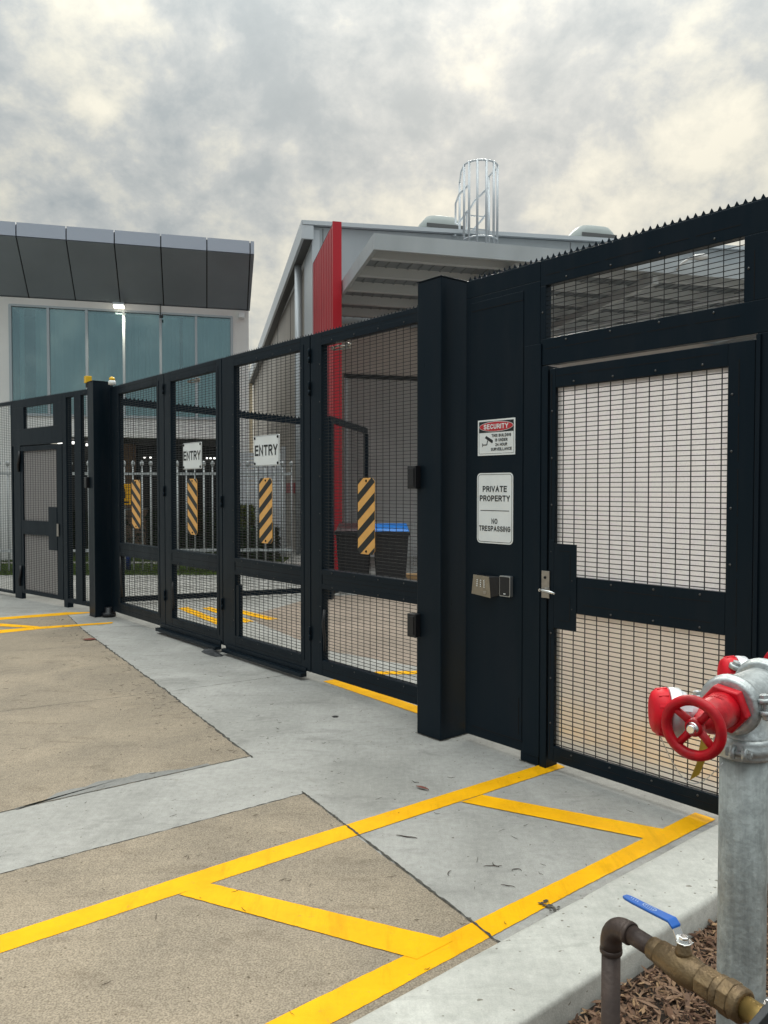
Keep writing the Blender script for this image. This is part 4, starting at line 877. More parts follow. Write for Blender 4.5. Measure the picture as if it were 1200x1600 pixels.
# canopy
cf = 5.58
bp(rb, 'canopy_fascia', 'zinc', RBf, (.17, 13, -5.66, -5.60, 5.33, cf)); bp(rb, 'canopy_fascia', 'zinc', RBf, (.17, .23, -5.60, -.055, 5.33, cf))
bp(rb, 'canopy_roof', 'canopyu', RBf, (.235, 13, -5.595, -.055, 5.50, 5.56))
for i, b_ in enumerate(np.arange(-5.2, -.2, 1.05)): bp(rb, 'canopy_purlin', 'purlin', RBf, (.24, 13, b_, b_ + .05, 5.33, 5.499), (.24, 13, b_ + .05, b_ + .12, 5.33, 5.345))
m = MB(RBf); a = .3
while a < 13: m.box(a, a + .03, -5.59, -.06, 5.486, 5.4995); a += .2
part(rb, 'canopy_sheet_rib', m, M['canopyu'], stuff=True)
for a in (2.6, 5.2, 7.8, 10.4): bp(rb, 'canopy_rafter', 'purlin', RBf, (a, a + .12, -5.5, -.06, 5.18, 5.329))
for p, q in (((2.7, -5.2, 5.25), (1.5, -.4, 5.25)), ((5.0, -.4, 5.22), (2.9, -4.6, 5.22)), ((7.6, -5.2, 5.25), (5.5, -.6, 5.25))): m = MB(RBf); m.bar(p, q, .07); part(rb, 'canopy_brace', m, M['trim'])
m = MB(RBf); m.tube([(5.55, -5.70, 5.38), (5.60, -5.75, 5.48), (5.72, -5.80, 5.56), (5.90, -5.82, 5.58)], .022, 8); m.lathe((5.76, -5.86, 5.57), (1, 0, .1), [(0, .03), (.10, .055), (.22, .06), (.30, .03)], 10)
solo('canopy_floodlight', m, M['roller'], 'small grey lamp on a bent arm fixed to the canopy fascia', 'lamp', tuple(RBf(Vector((5.7, -5.75, 5.4)))))
def vent(a, b_, label, w=1.45):
    t = thing('roof_vent', label, 'roof vent', tuple(RBf(Vector((a, b_, 7.4)))), group='domed roof vents')
    z0 = zt(a) + .02
    m = MB(RBf); n = 16; rows = [(0, 1.0, 1.0), (.50, 1.0, 1.0), (.66, .97, .97), (.80, .80, .85), (.90, .62, .7), (.93, .4, .5)]
    base = [(math.cos(2 * math.pi * k / n), math.sin(2 * math.pi * k / n)) for k in range(n)]
    sq = lambda c: (abs(c) ** .5) * (1 if c > 0 else -1)
    vs = [(a + sq(cx) * w / 2 * s1, b_ + sq(cy) * .55 * s2, z0 + h * 1.55) for h, s1, s2 in rows for cx, cy in base]
    m.add(vs, [(i * n + k, i * n + (k + 1) % n, (i + 1) * n + (k + 1) % n, (i + 1) * n + k) for i in range(len(rows) - 1) for k in range(n)] + [tuple(range((len(rows) - 1) * n, len(rows) * n))], True); part(t, 'hood', m, M['vent'])
    m = MB(RBf); m.box(a - w * .36, a + w * .36, b_ - .565, b_ - .54, z0 + 1.02, z0 + 1.12); part(t, 'louvre', m, M['soffit'])
vent(4.05, 3.5, 'left roof vent, behind the caged ladder'); vent(8.75, 3.5, 'right roof vent, beyond the caged ladder', 1.55)
# caged ladder
lc = thing('caged_ladder', 'galvanised caged ladder standing on the canopy against the warehouse wall', 'ladder', tuple(RBf(Vector((3.95, -.3, 5.6)))))
la, lbx = 3.62, 4.12
for a in (la, lbx):
    m = MB(RBf); m.tube([(a, -.28, 7.0), (a, -.28, 8.45)], .026, 8); part(lc, 'stile', m, M['trim'])
    gb = .42 if a == la else 1.05; m = MB(RBf); m.tube([(a - .04, -.28, 8.62), (a - .08, gb * .5, 8.60), (a - .10, gb, 8.45), (a - .10, gb, 7.98), (a - .08, gb * .7, 7.92), (a - .04, -.28, 8.05)], .026, 8); part(lc, 'grab_loop', m, M['trim'])
for z in np.arange(7.05, 8.0, .3): m = MB(RBf); m.bar((la, -.28, z), (lbx, -.28, z), .025); part(lc, 'rung', m, M['trim'])
ca, rr = (la + lbx) / 2, .40
arc = [(ca + rr * math.cos(q), -.28 - .08 - rr * (math.sin(q))) for q in np.linspace(0, math.pi, 13)]
arc = [(arc[0][0] - .02, .10)] + arc + [(arc[-1][0] + .05, .0), (arc[-1][0] + .22, .62)]
for z0 in (9.05, 7.35): m = MB(RBf); m.tube([(x, y_, z0) for x, y_ in arc], .024, 6); part(lc, 'hoop', m, M['trim'])
for i in (0, 3, 5, 7, 9, 11, 13, 15): m = MB(RBf); m.tube([(arc[i][0], arc[i][1], 7.15), (arc[i][0], arc[i][1], 9.05)], .030, 6); part(lc, 'cage_bar', m, M['trim'])
m = MB(RBf); m.box(la - .3, lbx + .05, -.02, .7, 7.62, 7.66); m.bar((la - .3, .7, 7.66), (la - .3, -.2, 7.5), .03); part(lc, 'landing', m, M['trim'])

# ------------------------------------------------------------------ yard things
def wheelie(x, y, w, lidm, label):
    t = thing('wheelie_bin', label, 'bin', (x, y, 0), group='wheelie bins by the roller shutter')
    m = MB(); m.hexa([(x - w * .40, y - .24, .06), (x + w * .40, y - .24, .06), (x + w * .40, y + .22, .06), (x - w * .40, y + .22, .06)], [(x - w / 2, y - .32, .96), (x + w / 2, y - .32, .96), (x + w / 2, y + .34, .96), (x - w / 2, y + .34, .96)]); part(t, 'bin_body', m, M['binbody'], .02)
    m = MB(); m.box(x - w / 2 - .02, x + w / 2 + .02, y - .34, y + .36, .90, .955); part(t, 'rim', m, M['binbody'], .01)
    m = MB(); m.hexa([(x - w / 2 - .01, y - .35, .961), (x + w / 2 + .01, y - .35, .961), (x + w / 2 + .01, y + .36, .965), (x - w / 2 - .01, y + .36, .965)], [(x - w / 2 + .02, y - .31, 1.0), (x + w / 2 - .02, y - .31, 1.0), (x + w / 2 - .02, y + .33, 1.06), (x - w / 2 + .02, y + .33, 1.06)]); part(t, 'lid', m, M[lidm], .01)
    for sx in (-1, 1): m = MB(); m.lathe((x + sx * w * .42, y + .26, .10), (sx, 0, 0), [(-.03, .10), (.03, .10)], 14); part(t, 'wheel', m, M['rubber'])
    m = MB(); m.tube([(x - w * .4, y + .40, .98), (x + w * .4, y + .40, .98)], .015, 8); part(t, 'handle', m, M['binbody'])
wheelie(.105, 12.4, .55, 'binblue', 'wheelie bin with a blue lid in front of the roller shutter')
wheelie(-.47, 12.5, .55, 'binred', 'wheelie bin with a near-black reddish lid beside the blue lidded one')
t = thing('wire_trolley', 'empty wire cage trolley right of the blue lidded bin', 'trolley', (.66, 13.6, 0))
m = MB()
for x in np.arange(.36, .98, .06):
    m.bar((x, 13.3, .15), (x, 13.3, 1.02), .008); m.bar((x, 13.9, .15), (x, 13.9, 1.02), .008)
for z in np.arange(.15, 1.05, .09):
    m.bar((.36, 13.3, z), (.96, 13.3, z), .008); m.bar((.36, 13.9, z), (.96, 13.9, z), .008); m.bar((.36, 13.3, z), (.36, 13.9, z), .008); m.bar((.96, 13.3, z), (.96, 13.9, z), .008)
part(t, 'basket', m, M['galv'], stuff=True)
for x, y_ in ((.40, 13.34), (.92, 13.34), (.40, 13.86), (.92, 13.86)): m = MB(); m.lathe((x - .015, y_, .06), (1, 0, 0), [(0, .055), (.03, .055)], 12); part(t, 'castor', m, M['rubber'])
m = MB(); m.box(.36, .60, 12.98, 13.2, .0, .20); m.box(.36, .60, 12.98, 13.2, .201, .206); solo('cardboard_box', m, M['card'], 'small cardboard box on the ground behind the blue lidded bin', 'box', (.48, 13.1, 0), bevel=.004)

# white picket fence
pf = thing('picket_fence', 'white tubular picket fence with ball tops across the back of the yard', 'fence', (-4.5, 15.0, 0))
pk = MB(); pk.lathe((0, 0, 0), (0, 0, 1), [(0.02, .017), (1.98, .017)], 8); pk.lathe((0, 0, 1.98), (0, 0, 1), [(0, .020), (.015, .030), (.04, .040), (.065, .040), (.09, .028), (.105, .008)], 8)
PK = mesh_of(pk, 'picket', M['whitefence'])
x = -8.2
while x < -1.75: piece(pf, 'picket', PK, (x, 15.0 + (x + 4.5) * .05, .06)); x += .165
for z in (1.90, .45): m = MB(); m.bar((-8.25, 14.81, z), (-1.75, 15.14, z), .04, .05); part(pf, 'rail', m, M['whitefence'])
# white screen fence in front of the warehouse side
sf = thing('screen_fence', 'pale ribbed metal screen fence between the office and the warehouse', 'fence', (-2.9, 18.6, 0))
m = MB(); z = .1
while z < 2.45: m.box(-3.55, -2.42, 18.62, 18.65, z, z + .085); z += .095
part(sf, 'cladding', m, M['trim'], stuff=True); m = MB(); m.box(-2.418, -2.31, 18.58, 18.68, 0, 2.6); part(sf, 'post', m, M['whitefence'])
m = MB(RBf); m.box(-.12, -.06, 2.8, 6.5, 1.50, 1.78); solo('red_board', m, M['redfin'], 'dark red board low on the warehouse side wall', 'board', tuple(RBf(Vector((-.1, 4.6, 1.5)))))
# tan block wall, column and yellow notice
bw = thing('block_wall', 'tan brick wall and column seen through the farthest gate leaf', 'wall', (-6.45, 20.5, 0))
m = MB(); m.box(-6.81, -6.10, 20.3, 20.5, 0, 1.08); part(bw, 'low_wall', m, M['tan']); m = MB(); m.box(-6.90, -6.50, 20.51, 20.85, 0, 2.78); part(bw, 'column', m, M['tan']); m = MB(); m.box(-6.83, -6.08, 20.27, 20.505, 1.081, 1.12); part(bw, 'coping', m, M['kerb'])
ns = thing('yellow_notice', 'yellow notice with black figure above the tan wall', 'sign', (-4.2, 12.9, 1.3))
m = MB(); m.box(-4.30, -4.12, 12.90, 12.915, 1.35, 1.69); part(ns, 'board', m, M['signyel'], .003); m = MB(); m.bar((-4.21, 12.92, 1.28), (-4.21, 12.92, 1.7), .03); part(ns, 'stake', m, M['steel'])
m = MB(); m.lathe((-4.23, 12.897, 1.60), (0, -1, 0), [(0, .025), (.001, .025)], 10); m.box(-4.27, -4.20, 12.897, 12.8985, 1.46, 1.57); m.box(-4.27, -4.15, 12.897, 12.8985, 1.38, 1.41); part(ns, 'pictogram', m, M['sign_black'])
m = MB(); m.lathe((-5.02, 15.5, 0), (0, 0, 1), [(0, .06), (.40, .06), (.44, .03)], 12); solo('blue_bollard', m, M['bluebox'], 'short blue bollard seen low through the farthest gate leaf', 'bollard', (-5.02, 15.5, 0))

# lawn, hedge, shrub
m = MB(); m.poly([(-14, 14.6, .006), (-1.9, 14.9, .006), (-1.9, 17.0, .006), (-14, 16.9, .006)]); m.poly([(-14, 17.4, .006), (-2.5, 17.6, .006), (-2.5, 18.6, .006), (-14, 18.4, .006)]); m.poly([(-14, 18.4, .006), (-4.0, 18.6, .006), (-3.6, 24, .006), (-14, 24, .006)]); struct('lawn', m, M['lawn'])
def blades(n, fn, h, w, jit=.35, leafy=False):
    P = fn(n); yaw = rng.uniform(0, 2 * np.pi, n); hh = h * rng.uniform(.5, 1.2, n); ww = w * rng.uniform(.6, 1.3, n)
    dx, dy = np.cos(yaw) * ww / 2, np.sin(yaw) * ww / 2; lean = rng.normal(0, jit, (n, 2)) * hh[:, None]
    a = P.copy(); a[:, 0] -= dx; a[:, 1] -= dy; b = P.copy(); b[:, 0] += dx; b[:, 1] += dy; c = P.copy(); c[:, :2] += lean; c[:, 2] += hh * (rng.choice([-1, 1], n) if leafy else 1)
    if leafy:
        d = c.copy(); d[:, 0] += dx * 1.2; d[:, 1] += dy * 1.2
    V = np.stack([a, b, c], 1).reshape(-1, 3); return V, np.arange(3 * n).reshape(-1, 3)
def lawn_pts(n): return np.stack([rng.uniform(-9, -2.2, n), np.where(rng.random(n) < .6, rng.uniform(14.75, 16.9, n), rng.uniform(17.5, 18.5, n)), np.full(n, .006)], 1)
V, T = blades(36000, lawn_pts, .05, .022); o = tri_obj('grass', V, T, M['grass']); o['kind'] = 'stuff'; o['label'] = 'mown grass strip behind the white picket fence'; o['category'] = 'grass'
def bush(name, label, cat, x0, x1, y0, y1, z1, mt, n, group=None, sz=.09):
    t = thing(name, label, cat, ((x0 + x1) / 2, (y0 + y1) / 2, 0), group=group)
    def fn(k):
        u = rng.uniform(-1, 1, (k, 3)); r_ = rng.random(k) ** .33
        u = u / np.max(np.abs(u), 1)[:, None] * (.80 + .2 * r_)[:, None] * (1 + .06 * np.sin(9 * u[:, :1] + 5 * u[:, 1:2]))
        return np.stack([(x0 + x1) / 2 + u[:, 0] * (x1 - x0) / 2, (y0 + y1) / 2 + u[:, 1] * (y1 - y0) / 2, z1 / 2 + u[:, 2] * z1 / 2 + .02], 1)
    V, T = blades(n, fn, sz, sz * .8, .8, True); V = V - np.array(ORG[t]); c = tri_obj('foliage', V, T, mt); c.parent = t; c.matrix_world = Matrix.Translation(ORG[t]); c.parent = t; c.matrix_parent_inverse = Matrix.Identity(4); c.location = (0, 0, 0)
    m = MB()
    for k in range(7): xx = x0 + (x1 - x0) * (k + .5) / 7; m.tube([(xx, (y0 + y1) / 2, 0), (xx + random.uniform(-.1, .1), (y0 + y1) / 2, z1 * .7)], [.03, .012], 6)
    part(t, 'stem', m, M['twig'])
bush('hedge', 'long low dark hedge in front of the office undercroft', 'hedge', -8.9, -3.9, 20.3, 20.7, .95, M['hedge'], 14000)
bush('hedge', 'dark clipped hedge against the white office wall at the left edge', 'hedge', -11.5, -8.5, 16.5, 17.0, .95, M['hedge'], 9000)
bush('hedge', 'short dark hedge at the foot of the pale screen fence', 'hedge', -3.5, -2.45, 17.6, 18.3, .66, M['hedge'], 4500)
bush('shrub', 'olive green shrub left of the nearer ENTRY sign board', 'shrub', -3.58, -3.05, 18.3, 18.55, 1.15, M['shrub'], 2500)
bush('shrub', 'small green shrub beside the screen fence post', 'shrub', -2.75, -2.5, 17.5, 17.8, .85, M['hedge'], 900)

# ------------------------------------------------------------------ hydrant standpipe
hy = thing('fire_hydrant_standpipe', 'galvanised fire hydrant standpipe with red handwheels and red capped outlets', 'hydrant', (.897, 1.96, 0))
C0 = Vector((.897, 1.96, 1.085)); a1 = Vector((-.70, -.713, -.03)).normalized(); o1 = Vector((-.985, .17, .0)).normalized(); UP = Vector((0, 0, 1))
side = a1.cross(UP).normalized()
m = MB(); m.lathe((.897, 1.96, 0), UP, [(0, .057), (.30, .057), (.60, .0568), (.955, .057)], 40); part(hy, 'standpipe', m, M['galvpipe'])
def coupling(c, ax, r, w, name='coupling'):
    m = MB(); m.lathe(c - ax * w / 2, ax, [(0, r * .86), (0.001, r * .95), (w * .18, r), (w * .30, r * .985), (w * .36, r * 1.045), (w * .64, r * 1.045), (w * .70, r * .985), (w * .82, r), (w - .001, r * .95), (w, r * .86)], 40)
    q = part(hy, name, m, M['galvcast']); return q
cp = coupling(Vector((.897, 1.96, .965)), UP, .068, .052)
def ears(parent, c, ax, r, d):
    # two bolt ears on opposite sides of a coupling, bolt across the split
    for s_ in (-1, 1):
        e_ = c + d * (s_ * (r + .010)); up = ax.cross(d).normalized(); m = MB()
        for k in (-1, 1): m.lathe(e_ + up * (k * .008) , up * k, [(0, .016), (.010, .016), (.012, .013)], 12)
        m.lathe(e_ - up * .030, up, [(0, .006), (.062, .006)], 8); m.lathe(e_ + up * .020, up, [(0, .011), (.009, .011)], 6, False); m.lathe(e_ - up * .028, up, [(0, .011), (.009, .011)], 6, False)
        part(parent, 'bolt', m, M['galvcast'])
ears(cp, Vector((.897, 1.96, .965)), UP, .068, Vector((-.55, -.83, 0)).normalized())
m = MB(); m.lathe((.897, 1.96, .985), UP, [(0, .060), (.012, .060), (.016, .054), (.07, .053), (.10, .050)], 36)
m.tube([C0 - a1 * .115, C0 - a1 * .08, C0 - a1 * .04, C0, C0 + a1 * .04, C0 + a1 * .08], [.054, .054, .056, .059, .056, .054], 36)
part(hy, 'tee', m, M['galvcast'])
k1 = coupling(C0 + a1 * .088, a1, .070, .045); k2 = coupling(C0 - a1 * .125, a1, .070, .045)
ears(k1, C0 + a1 * .088, a1, .070, (side * .80 + UP * -.1).normalized()); ears(k2, C0 - a1 * .125, a1, .070, (side * .8 + UP * .3).normalized())
m = MB(); m.lathe(C0 + a1 * .05, UP, [(.052, .010), (.062, .010)], 6, False); part(hy, 'plug', m, M['galvcast'])
def valve(c, ax, out, mn, wheel_d, cap_d):
    v = MB(); v.lathe(c, ax, [(0, .056), (.004, .058), (.026, .058), (.030, .054)], 6, False, .35); q = part(hy, 'hex_flange', v, M['redpaint'], .002)
    v = MB(); v.lathe(c + ax * .028, ax, [(0, .043), (.03, .041), (.075, .040), (.09, .034), (.105, .022), (.125, .018), (.13, .012), (wheel_d, .008)], 28); part(hy, 'valve_body', v, M['redpaint'])
    b = c + ax * .075
    v = MB(); v.lathe(b, out, [(.0, .034), (.03, .033), (.042, .033), (.0425, .031), (.055, .031)], 24); nk = part(hy, 'outlet', v, M['brass'])
    v = MB(); v.lathe(b, out, [(.040, .036), (.042, .041), (.058, .041), (.062, .047), (.068, .050), (.071, .050), (.074, .054), (.078, .057), (.100, .0575), (.102, .055)], 32)
    for i in range(3):
        q_ = 2 * math.pi * i / 3 + .6; x = out.cross(UP).normalized(); rd = x * math.cos(q_) + UP * math.sin(q_); v.bar(b + out * .058 + rd * .046, b + out * .078 + rd * .052, .014, .008, up=tuple(rd))
    part(nk, 'collar', v, M['alu'])
    v = MB(); v.lathe(b, out, [(.1025, .052), (.104, .0555), (.118, .056), (.128, .053), (.138, .046), (.142, .036), (.143, .010)], 32)
    for i in range(12):
        q_ = 2 * math.pi * i / 12; x = out.cross(UP).normalized(); rd = x * math.cos(q_) + UP * math.sin(q_); v.bar(b + out * .106 + rd * .0545, b + out * .128 + rd * .0515, .010, .007, up=tuple(rd))
    part(nk, 'cap', v, M['redcap'])
    return b
def handwheel(c, ax, r):
    x = ax.cross(UP).normalized(); y_ = x.cross(ax).normalized()
    if y_.z < 0: y_ = -y_
    v = MB(); n = 40; v.tube([c + (x * math.cos(2 * math.pi * k / n) + y_ * math.sin(2 * math.pi * k / n)) * (r - .0105) for k in range(n)], .0120, 12, closed=True); hw = part(hy, 'handwheel', v, M['redpaint'])
    for k in range(5 if False else 4):
        q_ = R(40 + 90 * k); rd = x * math.cos(q_) + y_ * math.sin(q_)
        v = MB(); v.tube([c - ax * .010 + rd * .010, c - ax * .008 + rd * .030, c + rd * (r - .012)], [.0105, .0088, .0085], 10); part(hw, 'spoke', v, M['redpaint'])
    v = MB(); v.lathe(c - ax * .022, ax, [(0, .014), (.004, .020), (.022, .020), (.027, .016)], 20); part(hw, 'hub', v, M['redpaint'])
    v = MB(); v.lathe(c + ax * .0052, ax, [(0, .0145), (.0015, .0145), (.002, .0105), (.009, .0105), (.011, .008)], 16); part(hw, 'nut', v, M['chrome'])
c1 = C0 + a1 * .112; b1 = valve(c1, a1, o1, 1, .172, .14)
wc = c1 + a1 * .190 + Vector((0, 0, -.004)); handwheel(wc, a1, .072)
c2 = C0 - a1 * .150; b2 = valve(c2, -a1, o1, 2, .165, .14); handwheel(c2 - a1 * .18, -a1, .072)
lettering_c = MB()
for i in range(16):       # raised casting marks on the first valve body
    q_ = R(55 + (i % 8) * 8.5); h_ = .045 + (i // 8) * .020; x = a1.cross(UP).normalized(); rd = (-x * math.cos(q_) * -1 + UP * math.sin(q_)).normalized()
    lettering_c.bar(c1 + a1 * h_ + rd * .0405, c1 + a1 * (h_ + .011) + rd * .0405, .0022 + .001 * (i % 3), .0024, up=tuple(rd))
part(hy, 'cast_mark', lettering_c, M['redpaint'], stuff=True)
# retaining cord and yellow tag
capc = b1 + o1 * .12 + Vector((0, 0, -.056)); m = MB(); e_ = wc + Vector((.075, .02, -.085)); pts = []
for i in range(17):
    k = i / 16; p = capc.lerp(e_, k); p.z -= .085 * math.sin(math.pi * k) * (1 - .15 * k); pts.append(p)
m.tube(pts, .0011, 6); part(hy, 'retaining_cord', m, M['galvcast'])
m = MB(); tp = wc + Vector((.040, .03, -.030)); q = wc + Vector((.012, .02, -.118)); wv = Vector((.013, .006, .004)); mid = tp.lerp(q, .55) + Vector((0, -.01, 0))
for p_, r_ in ((tp, mid), (mid, q)): m.hexa([p_ - wv, p_ + wv, p_ + wv + Vector((0, .001, 0)), p_ - wv + Vector((0, .001, 0))], [r_ - wv, r_ + wv, r_ + wv + Vector((0, .001, 0)), r_ - wv + Vector((0, .001, 0))])
part(hy, 'tag', m, M['tag'])

# ------------------------------------------------------------------ brass valve pipe
vp = thing('water_supply_valve', 'brass ball valve with blue lever on a dark bent pipe', 'valve', (.503, 1.73, 0))
hd = Vector((.486, -.874, 0)).normalized(); A0 = Vector((.503, 1.73, .645)); P_ = lambda t: A0 + hd * t
m = MB(); m.tube([(.503, 1.73, -.05), (.503, 1.73, .585)], .0205, 24); part(vp, 'riser_pipe', m, M['copper'])
rad = .045; arc = []
for i in range(11):
    q_ = math.pi / 2 * i / 10; arc.append(Vector((.503, 1.73, .645 - rad)) + hd * (rad * (1 - math.cos(q_))) + UP * (rad * math.sin(q_)))
m = MB(); m.tube([Vector((.503, 1.73, .582))] + arc + [P_(.052)], .0235, 24); m.lathe((.503, 1.73, .575), UP, [(0, 0.0237), (.002, 0.0246), (.010, 0.0246), (.012, 0.0228)], 24); m.lathe(P_(.047), hd, [(0, 0.0228), (.002, 0.0246), (.010, 0.0246), (.012, 0.0219)], 24); part(vp, 'elbow', m, M['copper'])
m = MB(); m.lathe(P_(.058), hd, [(0, .0195), (.062, .0195)], 24); part(vp, 'pipe_nipple', m, M['copper'])
m = MB(); m.lathe(P_(.114), hd, [(0, 0.0191), (.002, 0.0228), (.020, 0.0237), (.022, 0.0237), (.024, 0.0219)], 24); part(vp, 'collar', m, M['brass'])
m = MB(); m.lathe(P_(.137), hd, [(0, 0.0228), (.002, 0.0260), (.022, 0.0265), (.026, 0.0279), (.045, 0.0312), (.062, 0.0321), (.080, 0.0312), (.096, 0.0279), (.104, 0.0265)], 28); part(vp, 'valve_body', m, M['brass'])
m = MB(); m.lathe(P_(.240), hd, [(0, 0.0270), (.002, 0.0302), (.034, 0.0302), (.036, 0.0279)], 8, False, .5); part(vp, 'hex_end', m, M['brass'], .0015)
m = MB(); m.lathe(P_(.276), hd, [(0, 0.0288), (.003, 0.0316), (.014, 0.0316), (.017, 0.0288)], 28); m.lathe(P_(.292), hd, [(0, 0.0307), (.002, 0.0344), (.022, 0.0344), (.024, 0.0316)], 8, False, .2); m.lathe(P_(.316), hd, [(0, 0.0321), (.016, 0.0321), (.020, 0.0279), (.0201, 0.0223)], 28); part(vp, 'union_nut', m, M['brass'], .001)
m = MB(); m.lathe(P_(.334), hd, [(0, 0.0219), (.10, 0.0219)], 24); part(vp, 'outlet_pipe', m, M['brasspipe'])
sd2 = hd.cross(UP).normalized()
m = MB(); m.lathe(P_(.375), hd, [(0, .028), (.003, .033), (.030, .033), (.033, .028)], 24); m.bar(P_(.392) + sd2 * .0 + UP * .030, P_(.392) + sd2 * .055 + UP * .006, .032, .014, up=tuple(hd)); cl = part(vp, 'pipe_clamp', m, M['rubber'], .002)
m = MB(); m.lathe(P_(.385) + UP * .034 , UP, [(0, .011), (.002, .011), (.0025, .008), (.010, .008), (.011, .006)], 6, False); part(cl, 'bolt', m, M['chrome'])
st = P_(.196)
m = MB(); m.lathe(st + UP * .026, UP, [(0, .017), (.010, .016), (.014, .013), (.026, .013)], 20); part(vp, 'stem', m, M['brass'])
m = MB(); m.lathe(st + UP * .0525, UP, [(0, .0165), (.003, .0165)], 20); m.lathe(st + UP * .0556, UP, [(0, .0095), (.001, .010), (.008, .010), (.009, .008)], 6, False)
lev0 = st + UP * .054; lev1 = P_(.172) + UP * .080
m.bar(lev0 - hd * .008, lev1, .022, .0028, up=tuple(UP)); m.bar(lev0 + hd * .014, lev0 - hd * .010, .026, .0028, up=tuple(UP)); part(vp, 'lever_bracket', m, M['chrome'], .001)
lg = [(lev1 + hd * .006 - UP * .006, .0125), (lev1 - hd * .006 + UP * .003, .0128), (P_(.12) + UP * .079, .0118), (P_(.068) + UP * .0755, .0110), (P_(.048) + UP * .0745, .0100), (P_(.038) + UP * .074, .0065)]
m = MB(); vs = []
for p, w in lg: vs += [p - sd2 * w - UP * .0030, p + sd2 * w - UP * .0030, p + sd2 * w + UP * .0030, p - sd2 * w + UP * .0030]
m.add(vs, [(4 * i + k, 4 * i + (k + 1) % 4, 4 * i + 4 + (k + 1) % 4, 4 * i + 4 + k) for i in range(len(lg) - 1) for k in range(4)] + [(0, 1, 2, 3), (20, 21, 22, 23)])
lv = part(vp, 'lever_grip', m, M['leverblue'], .002)
m = MB(); oc_ = P_(.108) + UP * .0818; n = 20
vs = [oc_ + hd * (.018 * s_ * math.cos(2 * math.pi * k / n)) + sd2 * (.0075 * s_ * math.sin(2 * math.pi * k / n)) + UP * (.0004 + .018 * s_ * math.cos(2 * math.pi * k / n) * .04) for s_ in (1, .86) for k in range(n)]
m.add(vs, [(k, (k + 1) % n, n + (k + 1) % n, n + k) for k in range(n)])
for k in range(5): c = oc_ + hd * (-.010 + k * .005) + UP * .0008; m.bar(c - sd2 * .003, c + sd2 * .003 + hd * .001, .0013, .0004)
for k in range(6): c = P_(.056 + k * .006) + UP * .0790; m.bar(c - sd2 * .004, c + sd2 * (.001 + .002 * (k % 2)) + hd * .002, .0014, .0004)
for k in range(4): c = P_(.140 + k * .004) + UP * .0835; m.bar(c - sd2 * .004, c - sd2 * .001, .0010, .0004)
part(lv, 'grip_print', m, M['leverprint'], stuff=True)

# ------------------------------------------------------------------ litter
def twig(cx, cy, L, ang, curl, r=.0016, z=.006):
    m = MB(); pts = []; a = ang; x, y_ = cx, cy; n = 8
    for i in range(n + 1):
        pts.append((x, y_, z + .0012 * math.sin(i * 1.1))); x += math.cos(a) * L / n; y_ += math.sin(a) * L / n; a += curl / n
    m.tube(pts, [r * (.4 + .6 * math.sin(math.pi * (i + .6) / (n + 1.2))) for i in range(n + 1)], 5); return m
def glit(u, v):   # point of the slab seen at photo pixel (u, v), written in the fence frame
    q = math.atan(35 / 1240); b = -(v - 800) / 1240; ry = math.cos(q) + b * math.sin(q); rz = -math.sin(q) + b * math.cos(q); t_ = -1.6 / rz
    return F.inverted() @ Vector(((u - 600) / 1240 * t_, ry * t_, 0))
tw = [(652, 1311, .10, .5, .15, 'long dark twig lying on the grey slab between the yellow lines'), (770, 1349, .06, 2.2, 2.5, 'curled dark twig near the centre of the grey slab'),
      (780, 1356, .07, .3, 1.2, 'forked bit of twig near the second yellow line'), (815, 1362, .06, -.4, 3.0, 'hook shaped twig nearest the lower yellow line'),
      (705, 1362, .05, 1.5, 1.5, 'small bent twig below the long twig'), (655, 1224, .05, .7, -1.0, 'thin twig beside the red gum leaf'), (805, 1388, .06, .2, .8, 'thin twig at the edge of the lower yellow line')]
for u, v, L, a, c, lab in tw:
    p = glit(u, v); solo('twig', twig(p.x, p.y, L, a, c, .0028 if L > .09 else .0018, .0045), M['twig'], lab, 'twig', (p.x, p.y, 0), F)
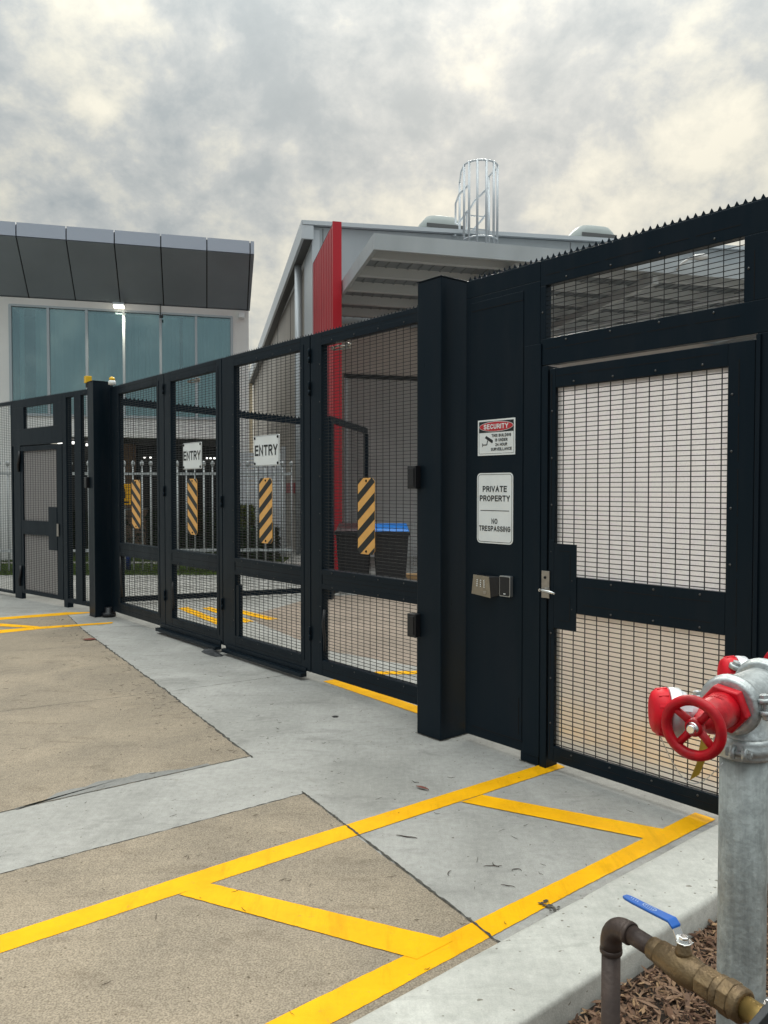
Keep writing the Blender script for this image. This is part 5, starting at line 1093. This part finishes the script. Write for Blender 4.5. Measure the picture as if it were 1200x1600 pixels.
def leafm(p, L, W_, a):
    m = MB(); d_ = Vector((math.cos(a), math.sin(a), 0)); s_ = Vector((-d_.y, d_.x, 0)); P0 = Vector((p.x, p.y, .006)); row = []
    for i in range(7):
        k = i / 6; w = W_ * math.sin(math.pi * k) ** .8 + .0006; c = P0 + d_ * (k - .5) * L + s_ * (.05 * L * math.sin(math.pi * k)) + UP * (.004 * math.sin(math.pi * k)); row += [c - s_ * w + UP * .003, c, c + s_ * w + UP * .003]
    m.add(row, [(3 * i + j, 3 * i + j + 1, 3 * i + 4 + j, 3 * i + 3 + j) for i in range(6) for j in range(2)], True); return m
p = glit(660, 1233); solo('dead_leaf', leafm(p, .085, .011, .2), M['redleaf'], 'slim red gum leaf on the pale slab near the sign panel', 'leaf', (p.x, p.y, 0), F)
p = glit(140, 1000); solo('dead_leaf', leafm(p, .14, .05, 1.2), M['redleaf'], 'crumpled red brown leaf by the joint near the far post', 'leaf', (p.x, p.y, 0), F)
m = MB()
for i in range(330):
    if i < 150: x, y_ = random.uniform(-1.0, 4.5), random.uniform(.05, 3.2)
    else:
        k = random.random(); x = 1.3 + 6 * k; y_ = 1.19 - .155 * (x - 1.3) + abs(random.gauss(0, .22))
    t_ = twig(x, y_, random.uniform(.012, .05), random.uniform(0, 6.28), random.uniform(-1.2, 1.2), random.uniform(.0006, .0013), .0062)
    m.add(t_.v, t_.f, True)
o = solo('leaf_litter', m, M['twig'], 'scattered fine dark leaf litter on the concrete', 'leaf litter', (0, 0, 0), F); o['kind'] = 'stuff'
m = MB(); p = glit(862, 1420)
for i in range(40):
    c = p + Vector((random.gauss(0, .026), random.gauss(0, .010), .0078 + random.random() * .0006)); r_ = random.uniform(.002, .009); m.add([c + Vector((r_ * math.cos(k * 1.05) * random.uniform(.6, 1.3), r_ * math.sin(k * 1.05) * random.uniform(.6, 1.3), 0)) for k in range(6)], [tuple(range(6))])
struct('dirt_stain', m, M['joint'], F)
m = MB(); p = glit(524, 1120); m.lathe((p.x, p.y, .0), UP, [(0, .022), (.003, .022), (.004, .018)], 14); solo('ground_marker', m, M['bolt'], 'small round dark metal marker set in the pale slab near the post', 'marker', (p.x, p.y, 0), F)
bpy.context.view_layer.update()
